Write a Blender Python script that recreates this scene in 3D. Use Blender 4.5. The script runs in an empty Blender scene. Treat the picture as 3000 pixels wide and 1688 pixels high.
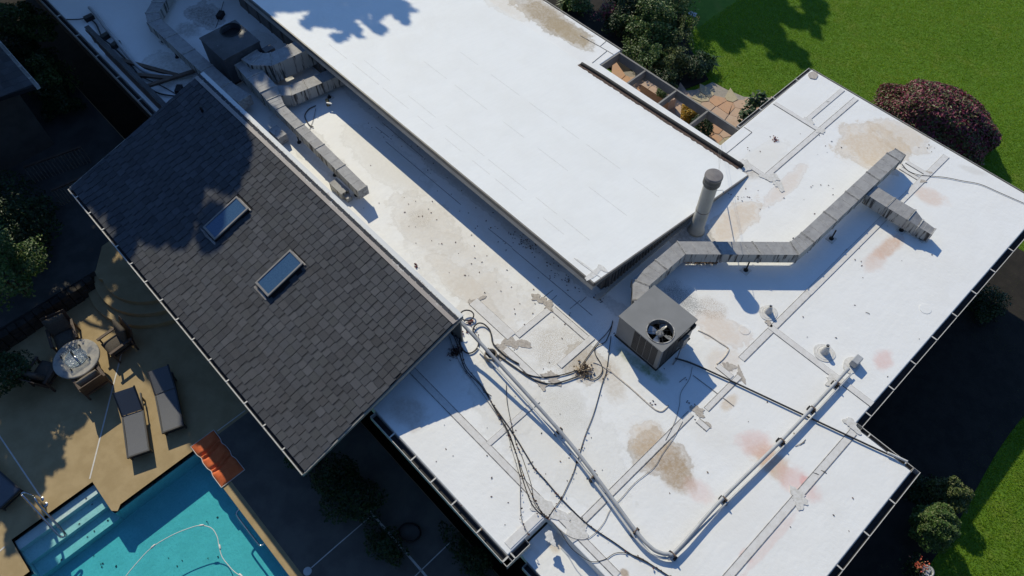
import bpy, math, random
import numpy as np
from mathutils import Vector, Matrix

rnd = random.Random(7)
nrng = np.random.default_rng(11)
scene = bpy.context.scene
col = scene.collection

# ---------------------------------------------------------------- units
# measured from the photograph in "survey units" (flat roof = 0); one unit = 1.25 m,
# and the patio lies at world z = 0
K, ZG = 1.25, -2.78
def W(p): return Vector((p[0]*K, p[1]*K, (p[2]-ZG)*K))

# ---------------------------------------------------------------- camera
FOC = 2242.65671
HC = 13.0
R3 = ((0.68699035, 0.72666654, 0.0), (0.60590163, -0.57281923, -0.55205195), (-0.40115768, 0.37925436, -0.83380972))
cam = bpy.data.cameras.new('camera'); cam_ob = bpy.data.objects.new('camera', cam); col.objects.link(cam_ob)
cam.sensor_width = 36; cam.lens = FOC/3000*36; cam.clip_end = 2000; cam.clip_start = .1
rt, dn, fw = (Vector(r) for r in R3)
mw = Matrix((rt, -dn, -fw)).transposed().to_4x4(); mw.translation = W((0, 0, HC))
cam_ob.matrix_world = mw
scene.camera = cam_ob
def ray(u, v):
    a, b = (u-1500)/FOC, (v-844)/FOC
    return Vector((R3[0][i]*a + R3[1][i]*b + R3[2][i] for i in range(3)))
def P(u, v, z=0.0):                      # photo pixel -> point on the level z
    d = ray(u, v); t = (z-HC)/d.z
    return Vector((t*d.x, t*d.y, z))
def Q(p):
    d = Vector(p)-Vector((0, 0, HC)); c = [sum(R3[i][j]*d[j] for j in range(3)) for i in range(3)]
    return 1500+FOC*c[0]/c[2], 844+FOC*c[1]/c[2], c[2]
SK = .287                                # pitch of the shingle roof
def PS(u, v):                            # photo pixel -> point on the shingle slope
    d = ray(u, v); t = (-HC-SK*.53)/(d.z-SK*d.y)
    return Vector((t*d.x, t*d.y, HC+t*d.z))

# ---------------------------------------------------------------- sun, sky, exposure
SUN = Vector((1.13, -.41, -1.0))         # the way the light travels
el = math.atan2(1, math.hypot(1.13, .41))
world = bpy.data.worlds.new('World'); scene.world = world; world.use_nodes = True
wn = world.node_tree; bg = wn.nodes['Background']
sky = wn.nodes.new('ShaderNodeTexSky'); sky.sky_type = 'NISHITA'; sky.sun_disc = False
sky.sun_elevation = el; sky.sun_rotation = math.atan2(-1.13, .41)
sky.air_density = 1.0; sky.dust_density = 0.0; sky.ozone_density = 8.0
wn.links.new(sky.outputs[0], bg.inputs[0]); bg.inputs[1].default_value = 0.135
sl = bpy.data.lights.new('sun', 'SUN'); sl.energy = 3.6; sl.angle = math.radians(.5); sl.color = (1, .92, .71)
so = bpy.data.objects.new('sun', sl); col.objects.link(so)
so.rotation_euler = SUN.to_track_quat('-Z', 'Y').to_euler(); so.location = W((-20, 8, 22))
scene.view_settings.view_transform = 'Standard'; scene.view_settings.look = 'None'
scene.view_settings.exposure = 0.0; scene.view_settings.gamma = 1.0
scene.view_settings.use_curve_mapping = False
scene.cycles.max_bounces = 8; scene.cycles.transparent_max_bounces = 12

# ---------------------------------------------------------------- mesh helpers
ROOT = {}
def props(o, label=None, cat=None, group=None, kind=None):
    if label: o['label'] = label
    if cat: o['category'] = cat
    if group: o['group'] = group
    if kind: o['kind'] = kind
    return o
def thing(name, loc, label, cat, group=None):
    o = bpy.data.objects.new(name, None); col.objects.link(o)
    o.empty_display_size = .2; o.location = W(loc); ROOT[o.name] = W(loc)
    return props(o, label, cat, group)
def link(name, me, m, parent=None, kind=None, smooth=False, bevel=0):
    o = bpy.data.objects.new(name, me); col.objects.link(o)
    if m and not me.materials: me.materials.append(m)
    if parent:
        o.parent = parent; ROOT[o.name] = ROOT[parent.name]
    else: ROOT[o.name] = Vector((0, 0, 0))
    if smooth: me.polygons.foreach_set('use_smooth', [True]*len(me.polygons))
    if bevel:
        b = o.modifiers.new('bevel', 'BEVEL'); b.width = bevel; b.segments = 2; b.limit_method = 'ANGLE'; b.angle_limit = math.radians(40)
    if kind: o['kind'] = kind
    return o
def dup(root, d, label, group=None):
    n = root.copy(); col.objects.link(n); n.location = root.location + Vector(d)*K; n['label'] = label
    if group: n['group'] = group
    for c in list(root.children):
        k = c.copy(); col.objects.link(k); k.parent = n
        for g in list(c.children):
            h = g.copy(); col.objects.link(h); h.parent = k
    return n

class MB:
    def __init__(s): s.v = []; s.f = []
    def add(s, vs, fs):
        o = len(s.v); s.v += [tuple(v) for v in vs]; s.f += [tuple(i+o for i in f) for f in fs]; return s
    def hexa(s, b, t):
        return s.add(list(b)+list(t), [(3,2,1,0),(4,5,6,7),(0,1,5,4),(1,2,6,5),(2,3,7,6),(3,0,4,7)])
    def box(s, c, d, rz=0.0):
        x, y, z = d[0]/2, d[1]/2, d[2]/2; ca, sa = math.cos(rz), math.sin(rz)
        q = [(-x,-y),(x,-y),(x,y),(-x,y)]; q = [(c[0]+a*ca-b*sa, c[1]+a*sa+b*ca) for a, b in q]
        return s.hexa([(a,b,c[2]-z) for a,b in q], [(a,b,c[2]+z) for a,b in q])
    def bx(s, x0, x1, y0, y1, z0, z1): return s.box(((x0+x1)/2,(y0+y1)/2,(z0+z1)/2), (x1-x0,y1-y0,z1-z0))
    def prism(s, poly, z0, z1):
        n = len(poly)
        z0f = z0 if callable(z0) else (lambda p: z0); z1f = z1 if callable(z1) else (lambda p: z1)
        return s.add([(p[0],p[1],z0f(p)) for p in poly]+[(p[0],p[1],z1f(p)) for p in poly],
                     [tuple(range(n-1,-1,-1)), tuple(range(n,2*n))]+[(i,(i+1)%n,n+(i+1)%n,n+i) for i in range(n)])
    def sweep(s, prof, a, b):            # profile of 3D points at a, moved to b
        n = len(prof); d = Vector(b)-Vector(a); v0 = [Vector(p) for p in prof]
        return s.add(v0+[p+d for p in v0], [tuple(range(n-1,-1,-1)), tuple(range(n,2*n))]+[(i,(i+1)%n,n+(i+1)%n,n+i) for i in range(n)])
    def tube(s, pts, r, n=8, closed=False, caps=True):
        pts = [Vector(p) for p in pts]; m = len(pts); rings = []; up = None
        for i in range(m):
            if closed: t = pts[(i+1)%m]-pts[i-1]
            else: t = pts[min(i+1,m-1)]-pts[max(i-1,0)]
            if t.length < 1e-9: t = Vector((0,0,1))
            t.normalize()
            if up is None: up = Vector((0,0,1)) if abs(t.z) < .9 else Vector((1,0,0))
            up = (up-t*up.dot(t)); up.normalize(); b = t.cross(up)
            rr = r[i] if isinstance(r, (list, tuple)) else r
            rings.append([pts[i]+(up*math.cos(2*math.pi*k/n)+b*math.sin(2*math.pi*k/n))*rr for k in range(n)])
        vs = [p for g in rings for p in g]; fs = []
        for i in range(m if closed else m-1):
            for k in range(n):
                a, b2 = i*n+k, i*n+(k+1)%n; c, d = ((i+1)%m)*n+(k+1)%n, ((i+1)%m)*n+k
                fs.append((a,d,c,b2))
        if caps and not closed: fs += [tuple(range(n)), tuple(range((m-1)*n+n-1,(m-1)*n-1,-1))]
        return s.add(vs, fs)
    def lathe(s, prof, c, n=24, caps=True):
        vs = []; fs = []; m = len(prof)
        for r, z in prof: vs += [(c[0]+r*math.cos(2*math.pi*k/n), c[1]+r*math.sin(2*math.pi*k/n), c[2]+z) for k in range(n)]
        for i in range(m-1):
            for k in range(n): fs.append((i*n+k, i*n+(k+1)%n, (i+1)*n+(k+1)%n, (i+1)*n+k))
        if caps: fs += [tuple(range(n-1,-1,-1)), tuple(range((m-1)*n, m*n))]
        return s.add(vs, fs)
    def mesh(s, name, org=None):
        org = org or Vector((0,0,0)); me = bpy.data.meshes.new(name)
        me.from_pydata([W(v)-org for v in s.v], [], s.f); me.update(); return me
    def build(s, name, m, parent=None, kind=None, smooth=False, bevel=0):
        return link(name, s.mesh(name, ROOT[parent.name] if parent else None), m, parent, kind, smooth, bevel)

def curve(pts, n=6):                     # Catmull-Rom through points
    pts = [Vector(p) for p in pts]; out = []
    for i in range(len(pts)-1):
        p0, p1, p2, p3 = pts[max(i-1,0)], pts[i], pts[i+1], pts[min(i+2,len(pts)-1)]
        for k in range(n):
            t = k/n
            out.append(.5*((2*p1)+(p2-p0)*t+(2*p0-5*p1+4*p2-p3)*t*t+(-p0+3*p1-3*p2+p3)*t**3))
    return out+[pts[-1]]
def rag(c, rx, ry, n=18, amp=.25, rot=0, seed=0):   # ragged ellipse
    g = random.Random(seed); ph = [g.uniform(0, 6.28) for _ in range(4)]; out = []
    for k in range(n):
        a = 2*math.pi*k/n; q = 1+amp*(.5*math.sin(2*a+ph[0])+.35*math.sin(3*a+ph[1])+.3*math.sin(5*a+ph[2]))+g.uniform(-.3,.3)*amp
        x, y = rx*q*math.cos(a), ry*q*math.sin(a)
        out.append((c[0]+x*math.cos(rot)-y*math.sin(rot), c[1]+x*math.sin(rot)+y*math.cos(rot)))
    return out

def leaves(name, pos, size, m, parent=None, aspect=.55, up=.4, kind=None, jitter=.35, nrm=None):
    """many small bent leaves (two triangles each) at world-survey positions pos (N,3)"""
    pos = np.asarray(pos, dtype=np.float64); N = len(pos); g = np.random.default_rng(N+17)
    nn = g.normal(size=(N,3))
    if nrm is not None: nn = nn*.7+np.asarray(nrm)*1.0
    nn[:,2] += up*2; nn /= np.linalg.norm(nn,axis=1)[:,None]
    t = g.normal(size=(N,3)); t -= nn*(t*nn).sum(1)[:,None]; t /= np.linalg.norm(t,axis=1)[:,None]
    b = np.cross(nn, t); sz = size*(1+jitter*g.uniform(-1,1,N))[:,None]
    v = np.empty((N,4,3)); v[:,0] = pos-t*sz*.5; v[:,1] = pos+b*sz*aspect*.5+nn*sz*.12; v[:,2] = pos+t*sz*.5; v[:,3] = pos-b*sz*aspect*.5+nn*sz*.12
    v = v.reshape(-1,3)*K; v[:,2] -= ZG*K
    if parent: v -= np.array(ROOT[parent.name])
    me = bpy.data.meshes.new(name); me.vertices.add(4*N); me.vertices.foreach_set('co', v.ravel())
    me.loops.add(6*N); me.polygons.add(2*N)
    idx = np.arange(N)[:,None]*4+np.array([0,1,2,0,2,3])[None]
    me.loops.foreach_set('vertex_index', idx.ravel().astype(np.int32))
    me.polygons.foreach_set('loop_start', np.arange(2*N,dtype=np.int32)*3); me.polygons.foreach_set('loop_total', np.full(2*N,3,dtype=np.int32))
    me.update(); me.validate()
    return link(name, me, m, parent, kind)
def shell(c, r, n, g, inner=.55, lump=.25, flat=None, seed=1):
    """points in the outer part of a lumpy ellipsoid -> (pos, outward)"""
    d = g.normal(size=(n,3)); d /= np.linalg.norm(d,axis=1)[:,None]
    if flat is not None: d[:,2] = np.where(d[:,2] < flat, np.abs(d[:,2]), d[:,2]); d /= np.linalg.norm(d,axis=1)[:,None]
    q = np.random.default_rng(seed); k = 1.0
    for _ in range(7):
        w = q.normal(size=3)*2.2; k = k+lump*.4*np.sin(d@w*1.6+q.uniform(0,6))
    rad = (inner+(1-inner)*g.uniform(0,1,n)**.5)*k
    return np.array(c)+d*np.array(r)*rad[:,None], d

# ---------------------------------------------------------------- materials
def nodes(name):
    m = bpy.data.materials.new(name); m.use_nodes = True; nt = m.node_tree
    return m, nt, nt.nodes['Principled BSDF'], nt.nodes.new, nt.links.new
def noise(nt, scale, detail=5, rough=.6, vec=None, dist=0):
    n = nt.nodes.new('ShaderNodeTexNoise'); n.inputs['Scale'].default_value = scale; n.inputs['Detail'].default_value = detail; n.inputs['Roughness'].default_value = rough
    n.inputs['Distortion'].default_value = dist
    if vec: nt.links.new(vec, n.inputs['Vector'])
    return n
def ramp(nt, src, lo, hi, a=0.0, b=1.0):
    r = nt.nodes.new('ShaderNodeMapRange'); r.interpolation_type = 'SMOOTHSTEP'
    r.inputs[1].default_value = lo; r.inputs[2].default_value = hi; r.inputs[3].default_value = a; r.inputs[4].default_value = b
    nt.links.new(src, r.inputs[0]); return r.outputs[0]
def mixc(nt, fac, a, b):
    x = nt.nodes.new('ShaderNodeMix'); x.data_type = 'RGBA'
    if isinstance(fac, (int, float)): x.inputs[0].default_value = fac
    else: nt.links.new(fac, x.inputs[0])
    for i, c in ((6, a), (7, b)):
        if isinstance(c, (tuple, list)): x.inputs[i].default_value = (*c[:3], 1)
        else: nt.links.new(c, x.inputs[i])
    return x.outputs[2]
def bump(nt, bs, src, strength, dist=.01):
    b = nt.nodes.new('ShaderNodeBump'); b.inputs['Strength'].default_value = strength; b.inputs['Distance'].default_value = dist
    nt.links.new(src, b.inputs['Height']); nt.links.new(b.outputs[0], bs.inputs['Normal'])
def posn(nt): return nt.nodes.new('ShaderNodeNewGeometry').outputs['Position']
def island(nt):
    a = nt.nodes.new('ShaderNodeNewGeometry').outputs['Random Per Island']; b = nt.nodes.new('ShaderNodeObjectInfo').outputs['Random']
    s = nt.nodes.new('ShaderNodeMath'); s.operation = 'ADD'; nt.links.new(a, s.inputs[0]); nt.links.new(b, s.inputs[1])
    f = nt.nodes.new('ShaderNodeMath'); f.operation = 'FRACT'; nt.links.new(s.outputs[0], f.inputs[0]); return f.outputs[0]
def mat(name, c1, c2=None, scale=3.0, rough=.7, lo=.35, hi=.65, bmp=0, bscale=80, metal=0, c3=None, scale3=20, lo3=.55, hi3=.75, stretch=None, spec=.4, bdist=.01):
    m, nt, bs, N, L = nodes(name); p = posn(nt)
    if stretch:
        mp = N('ShaderNodeMapping'); mp.inputs['Scale'].default_value = stretch; L(p, mp.inputs[0]); p2 = mp.outputs[0]
    else: p2 = p
    c = mixc(nt, ramp(nt, noise(nt, scale, vec=p2).outputs[0], lo, hi), c1, c2 or tuple(x*.85 for x in c1))
    if c3: c = mixc(nt, ramp(nt, noise(nt, scale3, vec=p2).outputs[0], lo3, hi3), c, c3)
    L(c, bs.inputs['Base Color']); bs.inputs['Roughness'].default_value = rough; bs.inputs['Metallic'].default_value = metal
    bs.inputs['Specular IOR Level'].default_value = spec
    if bmp: bump(nt, bs, noise(nt, bscale, 4, vec=p).outputs[0], bmp, bdist)
    return m
def leafmat(name, cols, rough=.5, trans=.25, patch=None):
    m, nt, bs, N, L = nodes(name); r = N('ShaderNodeValToRGB'); L(island(nt), r.inputs[0])
    r.color_ramp.interpolation = 'CONSTANT'
    while len(r.color_ramp.elements) < len(cols): r.color_ramp.elements.new(.5)
    for i, c in enumerate(cols): r.color_ramp.elements[i].position = i/len(cols); r.color_ramp.elements[i].color = (*c, 1)
    c = r.outputs[0]
    if patch:
        p = posn(nt); c = mixc(nt, ramp(nt, noise(nt, .28, 4, .6, p).outputs[0], .35, .68, 0, .75), c, patch[0]); c = mixc(nt, ramp(nt, noise(nt, 1.1, 5, .7, p).outputs[0], .58, .78, 0, .55), c, patch[1])
    L(c, bs.inputs['Base Color']); bs.inputs['Roughness'].default_value = rough; bs.inputs['Specular IOR Level'].default_value = .35
    t = N('ShaderNodeBsdfTranslucent'); L(c, t.inputs[0]); x = N('ShaderNodeMixShader'); x.inputs[0].default_value = trans
    L(bs.outputs[0], x.inputs[1]); L(t.outputs[0], x.inputs[2]); L(x.outputs[0], nt.nodes['Material Output'].inputs[0])
    return m
# ---------------------------------------------------------------- palette
def membrane(name, base, stains, dirt=.5):
    """white roof coating; stains = weathered marks with their own place and outline on the roof"""
    m, nt, bs, N, L = nodes(name); p = posn(nt)
    n1 = noise(nt, .9, 6, .65, p).outputs[0]; n2 = noise(nt, 9, 4, .6, p).outputs[0]; n3 = noise(nt, 55, 3, .7, p).outputs[0]
    c = mixc(nt, ramp(nt, n1, .35, .75, 0, .55), base, tuple(b*k for b, k in zip(base, (.93, .92, .90))))
    c = mixc(nt, ramp(nt, n3, .62, .78, 0, .3), c, (.55, .53, .5))
    q = W(P(1450,900)); mk = N('ShaderNodeMapping'); mk.vector_type = 'TEXTURE'; mk.inputs['Location'].default_value = (q.x, q.y, 0); mk.inputs['Scale'].default_value = (4.6*K, 1.9*K, 1e4); L(p, mk.inputs[0])
    ml = N('ShaderNodeVectorMath'); ml.operation = 'LENGTH'; L(mk.outputs[0], ml.inputs[0]); mask = ramp(nt, ml.outputs['Value'], .55, 1.5, dirt, dirt*.22)   # the valley collects most dirt
    for sc_, lo_, hi_, kk_, cc_ in ((.45,.42,.72,1,(.68,.62,.54)),(5,.52,.8,.8,(.56,.51,.44))):
        mm = N('ShaderNodeMath'); mm.operation = 'MULTIPLY'; L(mask, mm.inputs[0]); L(ramp(nt, noise(nt, sc_, 7, .72, p, .4).outputs[0], lo_, hi_, 0, kk_), mm.inputs[1]); c = mixc(nt, mm.outputs[0], c, cc_)
    mpb = N('ShaderNodeMapping'); mpb.inputs['Scale'].default_value = (9,.6,1); mpb.inputs['Rotation'].default_value = (0,0,.15); L(p, mpb.inputs[0])
    c = mixc(nt, ramp(nt, noise(nt, 2.5, 3, .6, mpb.outputs[0]).outputs[0], .4, .7, 0, .3), c, tuple(b*.93 for b in base))
    warp = noise(nt, 1.7, 7, .7, p).outputs[0]
    fine = noise(nt, 14, 5, .7, p).outputs[0]
    for (u, v, a, b, rot, colr, st, sp) in stains:
        q = W(P(u, v, 0)); mp = N('ShaderNodeMapping'); mp.vector_type = 'TEXTURE'
        mp.inputs['Location'].default_value = (q.x, q.y, 0); mp.inputs['Rotation'].default_value = (0, 0, rot); mp.inputs['Scale'].default_value = (a*K*1.28, b*K*1.28, 1e4)
        L(p, mp.inputs[0]); ln = N('ShaderNodeVectorMath'); ln.operation = 'LENGTH'; L(mp.outputs[0], ln.inputs[0])
        ad = N('ShaderNodeMath'); ad.operation = 'MULTIPLY_ADD'; L(warp, ad.inputs[0]); ad.inputs[1].default_value = 1.5; L(ln.outputs['Value'], ad.inputs[2])
        k = ramp(nt, ad.outputs[0], 1.25, 1.85, st, 0)
        mu = N('ShaderNodeMath'); mu.operation = 'MULTIPLY'; L(k, mu.inputs[0])
        L(ramp(nt, n3 if sp > 1 else fine, *((.45, .62, 0, 1) if sp > 1 else (.25, .7, 1-sp, 1))), mu.inputs[1])
        c = mixc(nt, mu.outputs[0], c, colr)
        if a*b > .1 and sp < 1.5:                # tide line where the puddle dried
            r1 = N('ShaderNodeMath'); r1.operation = 'MULTIPLY'; L(ramp(nt, ad.outputs[0], 1.52, 1.62, 0, st*.42), r1.inputs[0]); L(ramp(nt, ad.outputs[0], 1.62, 1.72, 1, 0), r1.inputs[1])
            c = mixc(nt, r1.outputs[0], c, tuple(x*.75 for x in colr))
    L(c, bs.inputs['Base Color']); bs.inputs['Roughness'].default_value = .55; bs.inputs['Specular IOR Level'].default_value = .3
    ad = N('ShaderNodeMath'); ad.operation = 'MULTIPLY_ADD'; L(n1, ad.inputs[0]); ad.inputs[1].default_value = 5; L(n2, ad.inputs[2])
    bump(nt, bs, ad.outputs[0], .35, .012)
    return m
BR, TAN, PINK, GR = (.36,.25,.14), (.62,.47,.31), (.74,.47,.42), (.6,.57,.52)
ST = [
 (1935,1335,.52,.36,.1,BR,.85,.5),(1985,1395,.35,.25,0,(.42,.3,.18),.7,.6),(1900,1290,.35,.3,0,TAN,.6,.5),(2050,1440,.25,.2,0,PINK,.35,.2),
 (2255,1350,.42,.22,0,(.6,.42,.28),.8,.3),(2215,1305,.3,.25,.3,PINK,.5,.2),(2335,1412,.34,.22,0,PINK,.6,.2),(2362,1412,.12,.1,0,(.75,.35,.33),.6,.1),
 (2600,725,.16,.46,-.1,(.64,.42,.3),.8,.4),(2565,765,.18,.3,0,(.7,.5,.4),.5,.3),(2590,1055,.17,.22,0,PINK,.6,.3),(2725,575,.36,.22,.2,(.7,.5,.38),.6,.4),
 (2560,435,.75,.62,.2,(.62,.46,.28),.75,.4),(2640,400,.6,.4,0,(.62,.47,.3),.55,.4),(2300,545,.16,.75,.05,(.7,.57,.46),.55,.3),(2230,470,.3,.8,0,(.72,.66,.56),.3,.3),
 (2150,650,.28,.75,0,(.66,.51,.35),.7,.4),(2115,965,.5,.26,.3,(.66,.5,.36),.55,.4),(2085,900,.28,.22,0,(.4,.3,.2),.85,2),(2120,1060,.3,.3,0,(.68,.55,.42),.45,.4),
 (1715,1065,.4,.34,0,(.40,.31,.2),.8,.5),(1660,1030,.6,.5,0,(.42,.35,.25),.75,2),(1570,1010,.5,.35,0,(.45,.38,.28),.5,2),(1790,1110,.45,.2,-.6,(.5,.4,.28),.5,.6),(1650,1190,.5,.3,0,(.4,.37,.3),.6,2),
 (1605,52,1.15,.36,0,(.34,.25,.14),.92,.3),(1670,100,.75,.28,0,(.38,.29,.17),.85,.35),(1480,15,.8,.3,0,(.6,.5,.36),.4,.4),
 (1240,650,.9,.45,0,(.62,.57,.5),.6,.4),(1235,640,.32,.2,0,(.38,.33,.27),.7,2),(1130,470,1.3,.42,0,(.63,.6,.54),.5,.3),(1330,780,1.2,.5,0,(.66,.62,.56),.45,.3),(1440,880,.8,.55,0,(.64,.58,.5),.5,.4),(1350,830,.9,.25,0,(.62,.55,.46),.5,.5),
 (600,45,.55,.35,0,(.2,.16,.13),.85,.6),(555,85,.35,.25,0,(.25,.21,.17),.7,.7),(490,205,.7,.4,0,(.34,.3,.24),.65,.6),(900,420,1.2,.3,0,(.4,.38,.34),.5,.5),(760,120,.4,.3,0,(.5,.48,.42),.6,.5),
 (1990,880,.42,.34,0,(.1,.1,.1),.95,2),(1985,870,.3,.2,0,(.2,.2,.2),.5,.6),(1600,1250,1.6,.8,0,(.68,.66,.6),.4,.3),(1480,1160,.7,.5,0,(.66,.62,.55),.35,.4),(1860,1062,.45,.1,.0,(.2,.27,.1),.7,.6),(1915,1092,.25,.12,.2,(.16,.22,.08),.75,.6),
 (1195,1205,.38,.26,0,(.4,.33,.27),.6,.4),(2135,1180,.1,.2,0,TAN,.6,.3),(2500,1255,.12,.1,0,(.4,.38,.35),.6,.8),(2110,425+60,.5,.2,0,(.7,.65,.58),.3,.4),(2190,500,.3,.2,0,(.4,.33,.25),.6,.7),(2030,700,.35,.4,0,(.22,.2,.16),.75,.6),
 (1320,500,5,.22,0,(.42,.42,.4),.7,.3),(1780,1000,.5,.6,0,(.5,.47,.42),.4,2),(2250,1600,.06,.9,0,(.72,.5,.45),.4,.3),(2185,1632,.1,.1,0,PINK,.6,.2),(1630,1576,.14,.12,0,(.6,.5,.38),.7,.3),(1545,1574,.3,.06,0,TAN,.2,.3),(1830,1680,.08,.06,0,BR,.8,.2),  # first entry: grey dirt band that also paints shade along the upper wall
 (2850,500,.25,.1,.3,(.6,.57,.52),.5,.4),
]
MT = {}
UP = [t for t in ST if t[1] < 100 and t[0] > 1400]
MT['roof'] = membrane('white_roof_coating', (.83,.83,.815), [t for t in ST if t not in UP[2:]], .5)
MT['roofup'] = membrane('white_upper_roof_coating', (.82,.825,.81), UP, .16)
MT['tape'] = mat('seam_tape_coating', (.66,.64,.61), (.72,.705,.685), 6, .7, c3=(.58,.55,.51), scale3=25, bmp=.2)
MT['patch'] = mat('mastic_patch', (.40,.355,.31), (.52,.475,.42), 14, .85, bmp=.6, bscale=60, c3=(.27,.23,.19), scale3=30)
MT['palepatch'] = mat('pale_mastic', (.58,.56,.52), (.7,.685,.66), 14, .8, bmp=.5, bscale=50)
MT['seam'] = mat('seam_line', (.16,.15,.14), (.36,.34,.32), 12, .9)
MT['fascia'] = mat('beige_fascia_paint', (.40,.385,.35), (.47,.455,.42), 2, .6)
MT['fasciadk'] = mat('brown_metal_trim', (.13,.12,.11), (.17,.16,.145), 3, .5)
MT['siding'] = mat('dark_siding', (.10,.092,.085), (.15,.135,.12), 4, .8, stretch=(1,6,.6))
MT['stucco'] = mat('grey_stucco_wall', (.26,.25,.23), (.31,.30,.28), 2, .9, bmp=.3)
MT['dkstucco'] = mat('dark_wall_render', (.07,.062,.055), (.1,.09,.08), 2, .9, bmp=.3)
MT['gutter'] = mat('white_gutter_enamel', (.50,.48,.44), (.58,.56,.52), 5, .45, c3=(.3,.27,.22), scale3=9, lo3=.62, hi3=.8)
MT['gutterin'] = mat('gutter_inside', (.02,.02,.023), (.04,.04,.042), 6, .7)  # debris and liner colour, blackened to paint the trough's shade
m, nt, bs, N, L = nodes('lichen_capping'); p = posn(nt); sx = N('ShaderNodeSeparateXYZ'); L(p, sx.inputs[0])
g0 = ramp(nt, sx.outputs[1], 4.14*K, 4.37*K, .2, -.16); ad = N('ShaderNodeMath'); L(noise(nt, 30, 8, .85, p).outputs[0], ad.inputs[0]); L(g0, ad.inputs[1])
ad2 = N('ShaderNodeMath'); ad2.operation = 'MULTIPLY_ADD'; L(noise(nt, 2.2, 3, .5, p).outputs[0], ad2.inputs[0]); ad2.inputs[1].default_value = .5; L(ad.outputs[0], ad2.inputs[2])
L(mixc(nt, ramp(nt, ad2.outputs[0], .74, .84), (.66,.67,.66), mixc(nt, noise(nt, 40, 3, .6, p).outputs[0], (.2,.16,.15), (.42,.39,.36))), bs.inputs['Base Color']); bs.inputs['Roughness'].default_value = .6
MT['cap'] = m
# shingles: every tab has its own tone
m, nt, bs, N, L = nodes('asphalt_shingle'); p = posn(nt); r = N('ShaderNodeValToRGB'); L(island(nt), r.inputs[0])
for i, c in enumerate(((.034,.036,.042),(.052,.056,.064),(.046,.048,.053),(.072,.076,.086),(.054,.054,.058),(.085,.089,.099),(.052,.056,.058),(.064,.069,.079))):
    e = r.color_ramp.elements[i] if i < 2 else r.color_ramp.elements.new(.5)
    e.color = (*c, 1)
for i, e in enumerate(r.color_ramp.elements): e.position = i/7
g1 = noise(nt, 260, 3, .7, p).outputs[0]
c = mixc(nt, ramp(nt, g1, .35, .7, 0, .75), r.outputs[0], (.125,.128,.137)); c = mixc(nt, ramp(nt, noise(nt, 1.2, 4, vec=p).outputs[0], .45, .75, 0, .3), c, (.06,.058,.056))
L(c, bs.inputs['Base Color']); bs.inputs['Roughness'].default_value = .95; bs.inputs['Specular IOR Level'].default_value = .2; bump(nt, bs, g1, .7, .006)
MT['shingle'] = m
MT['felt'] = mat('black_roof_felt', (.015,.015,.017), (.022,.022,.024), 6, .95)
MT['glass'] = mat('skylight_glass', (.03,.08,.16), (.05,.11,.2), 30, .22, lo=.3, hi=.7, spec=.6)
MT['alu'] = mat('skylight_frame', (.22,.21,.195), (.27,.255,.24), 6, .5)
MT['flash'] = mat('worn_lead_flashing', (.2,.18,.17), (.34,.32,.3), 12, .7, bmp=.5)
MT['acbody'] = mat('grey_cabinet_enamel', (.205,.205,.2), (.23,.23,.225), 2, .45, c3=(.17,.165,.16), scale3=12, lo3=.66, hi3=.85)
MT['acshade'] = mat('shaded_cabinet_enamel', (.05,.052,.058), (.075,.078,.085), 2, .4, c3=(.2,.2,.2), scale3=8, lo3=.62, hi3=.8)  # cabinet enamel darkened for the second unit, shade put into the colour
MT['black'] = mat('black_plastic', (.012,.012,.013), (.02,.02,.02), 5, .6)
MT['blade'] = mat('fan_blade_metal', (.45,.46,.47), (.55,.56,.57), 10, .35, metal=.6)
MT['ducttop'] = mat('weathered_duct_sheet', (.34,.335,.335), (.46,.455,.45), 5, .75, c3=(.16,.15,.145), scale3=9, lo3=.5, hi3=.72, bmp=.25, bscale=30)
MT['duct'] = MT['ducttop']
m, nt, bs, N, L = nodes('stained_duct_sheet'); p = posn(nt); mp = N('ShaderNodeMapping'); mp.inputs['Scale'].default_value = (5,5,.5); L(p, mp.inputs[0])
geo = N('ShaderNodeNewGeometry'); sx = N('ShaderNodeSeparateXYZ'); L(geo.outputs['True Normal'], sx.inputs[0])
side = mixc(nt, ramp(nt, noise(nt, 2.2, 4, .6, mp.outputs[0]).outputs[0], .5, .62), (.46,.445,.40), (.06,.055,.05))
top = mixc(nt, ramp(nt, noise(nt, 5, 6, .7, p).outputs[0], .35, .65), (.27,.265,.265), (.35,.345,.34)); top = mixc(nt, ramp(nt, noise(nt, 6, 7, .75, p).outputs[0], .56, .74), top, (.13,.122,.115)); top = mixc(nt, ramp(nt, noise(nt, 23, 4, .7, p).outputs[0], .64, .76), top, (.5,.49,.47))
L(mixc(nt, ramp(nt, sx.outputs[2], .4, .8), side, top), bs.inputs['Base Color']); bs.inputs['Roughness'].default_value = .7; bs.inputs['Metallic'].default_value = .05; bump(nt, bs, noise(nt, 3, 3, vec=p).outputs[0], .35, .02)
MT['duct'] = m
MT['ductseal'] = mat('duct_seam_sealant', (.5,.49,.46), (.3,.28,.26), 14, .8, bmp=.5, bscale=40)
MT['flange'] = mat('duct_flange_bar', (.20,.19,.18), (.45,.44,.41), 10, .6)
MT['cable'] = mat('black_cable', (.025,.024,.026), (.05,.048,.05), 20, .6)
MT['greycable'] = mat('grey_cable', (.2,.19,.185), (.3,.29,.28), 20, .6)
MT['conduit'] = mat('grey_conduit', (.36,.37,.38), (.43,.44,.45), 4, .45, c3=(.35,.33,.3), scale3=12, lo3=.65, hi3=.8)
MT['conduitw'] = mat('white_conduit', (.55,.55,.54), (.62,.62,.61), 4, .45)
MT['flue'] = mat('painted_flue_metal', (.44,.42,.36), (.49,.47,.41), 2.5, .55, c3=(.33,.31,.26), scale3=6, lo3=.58, hi3=.8)
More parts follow.
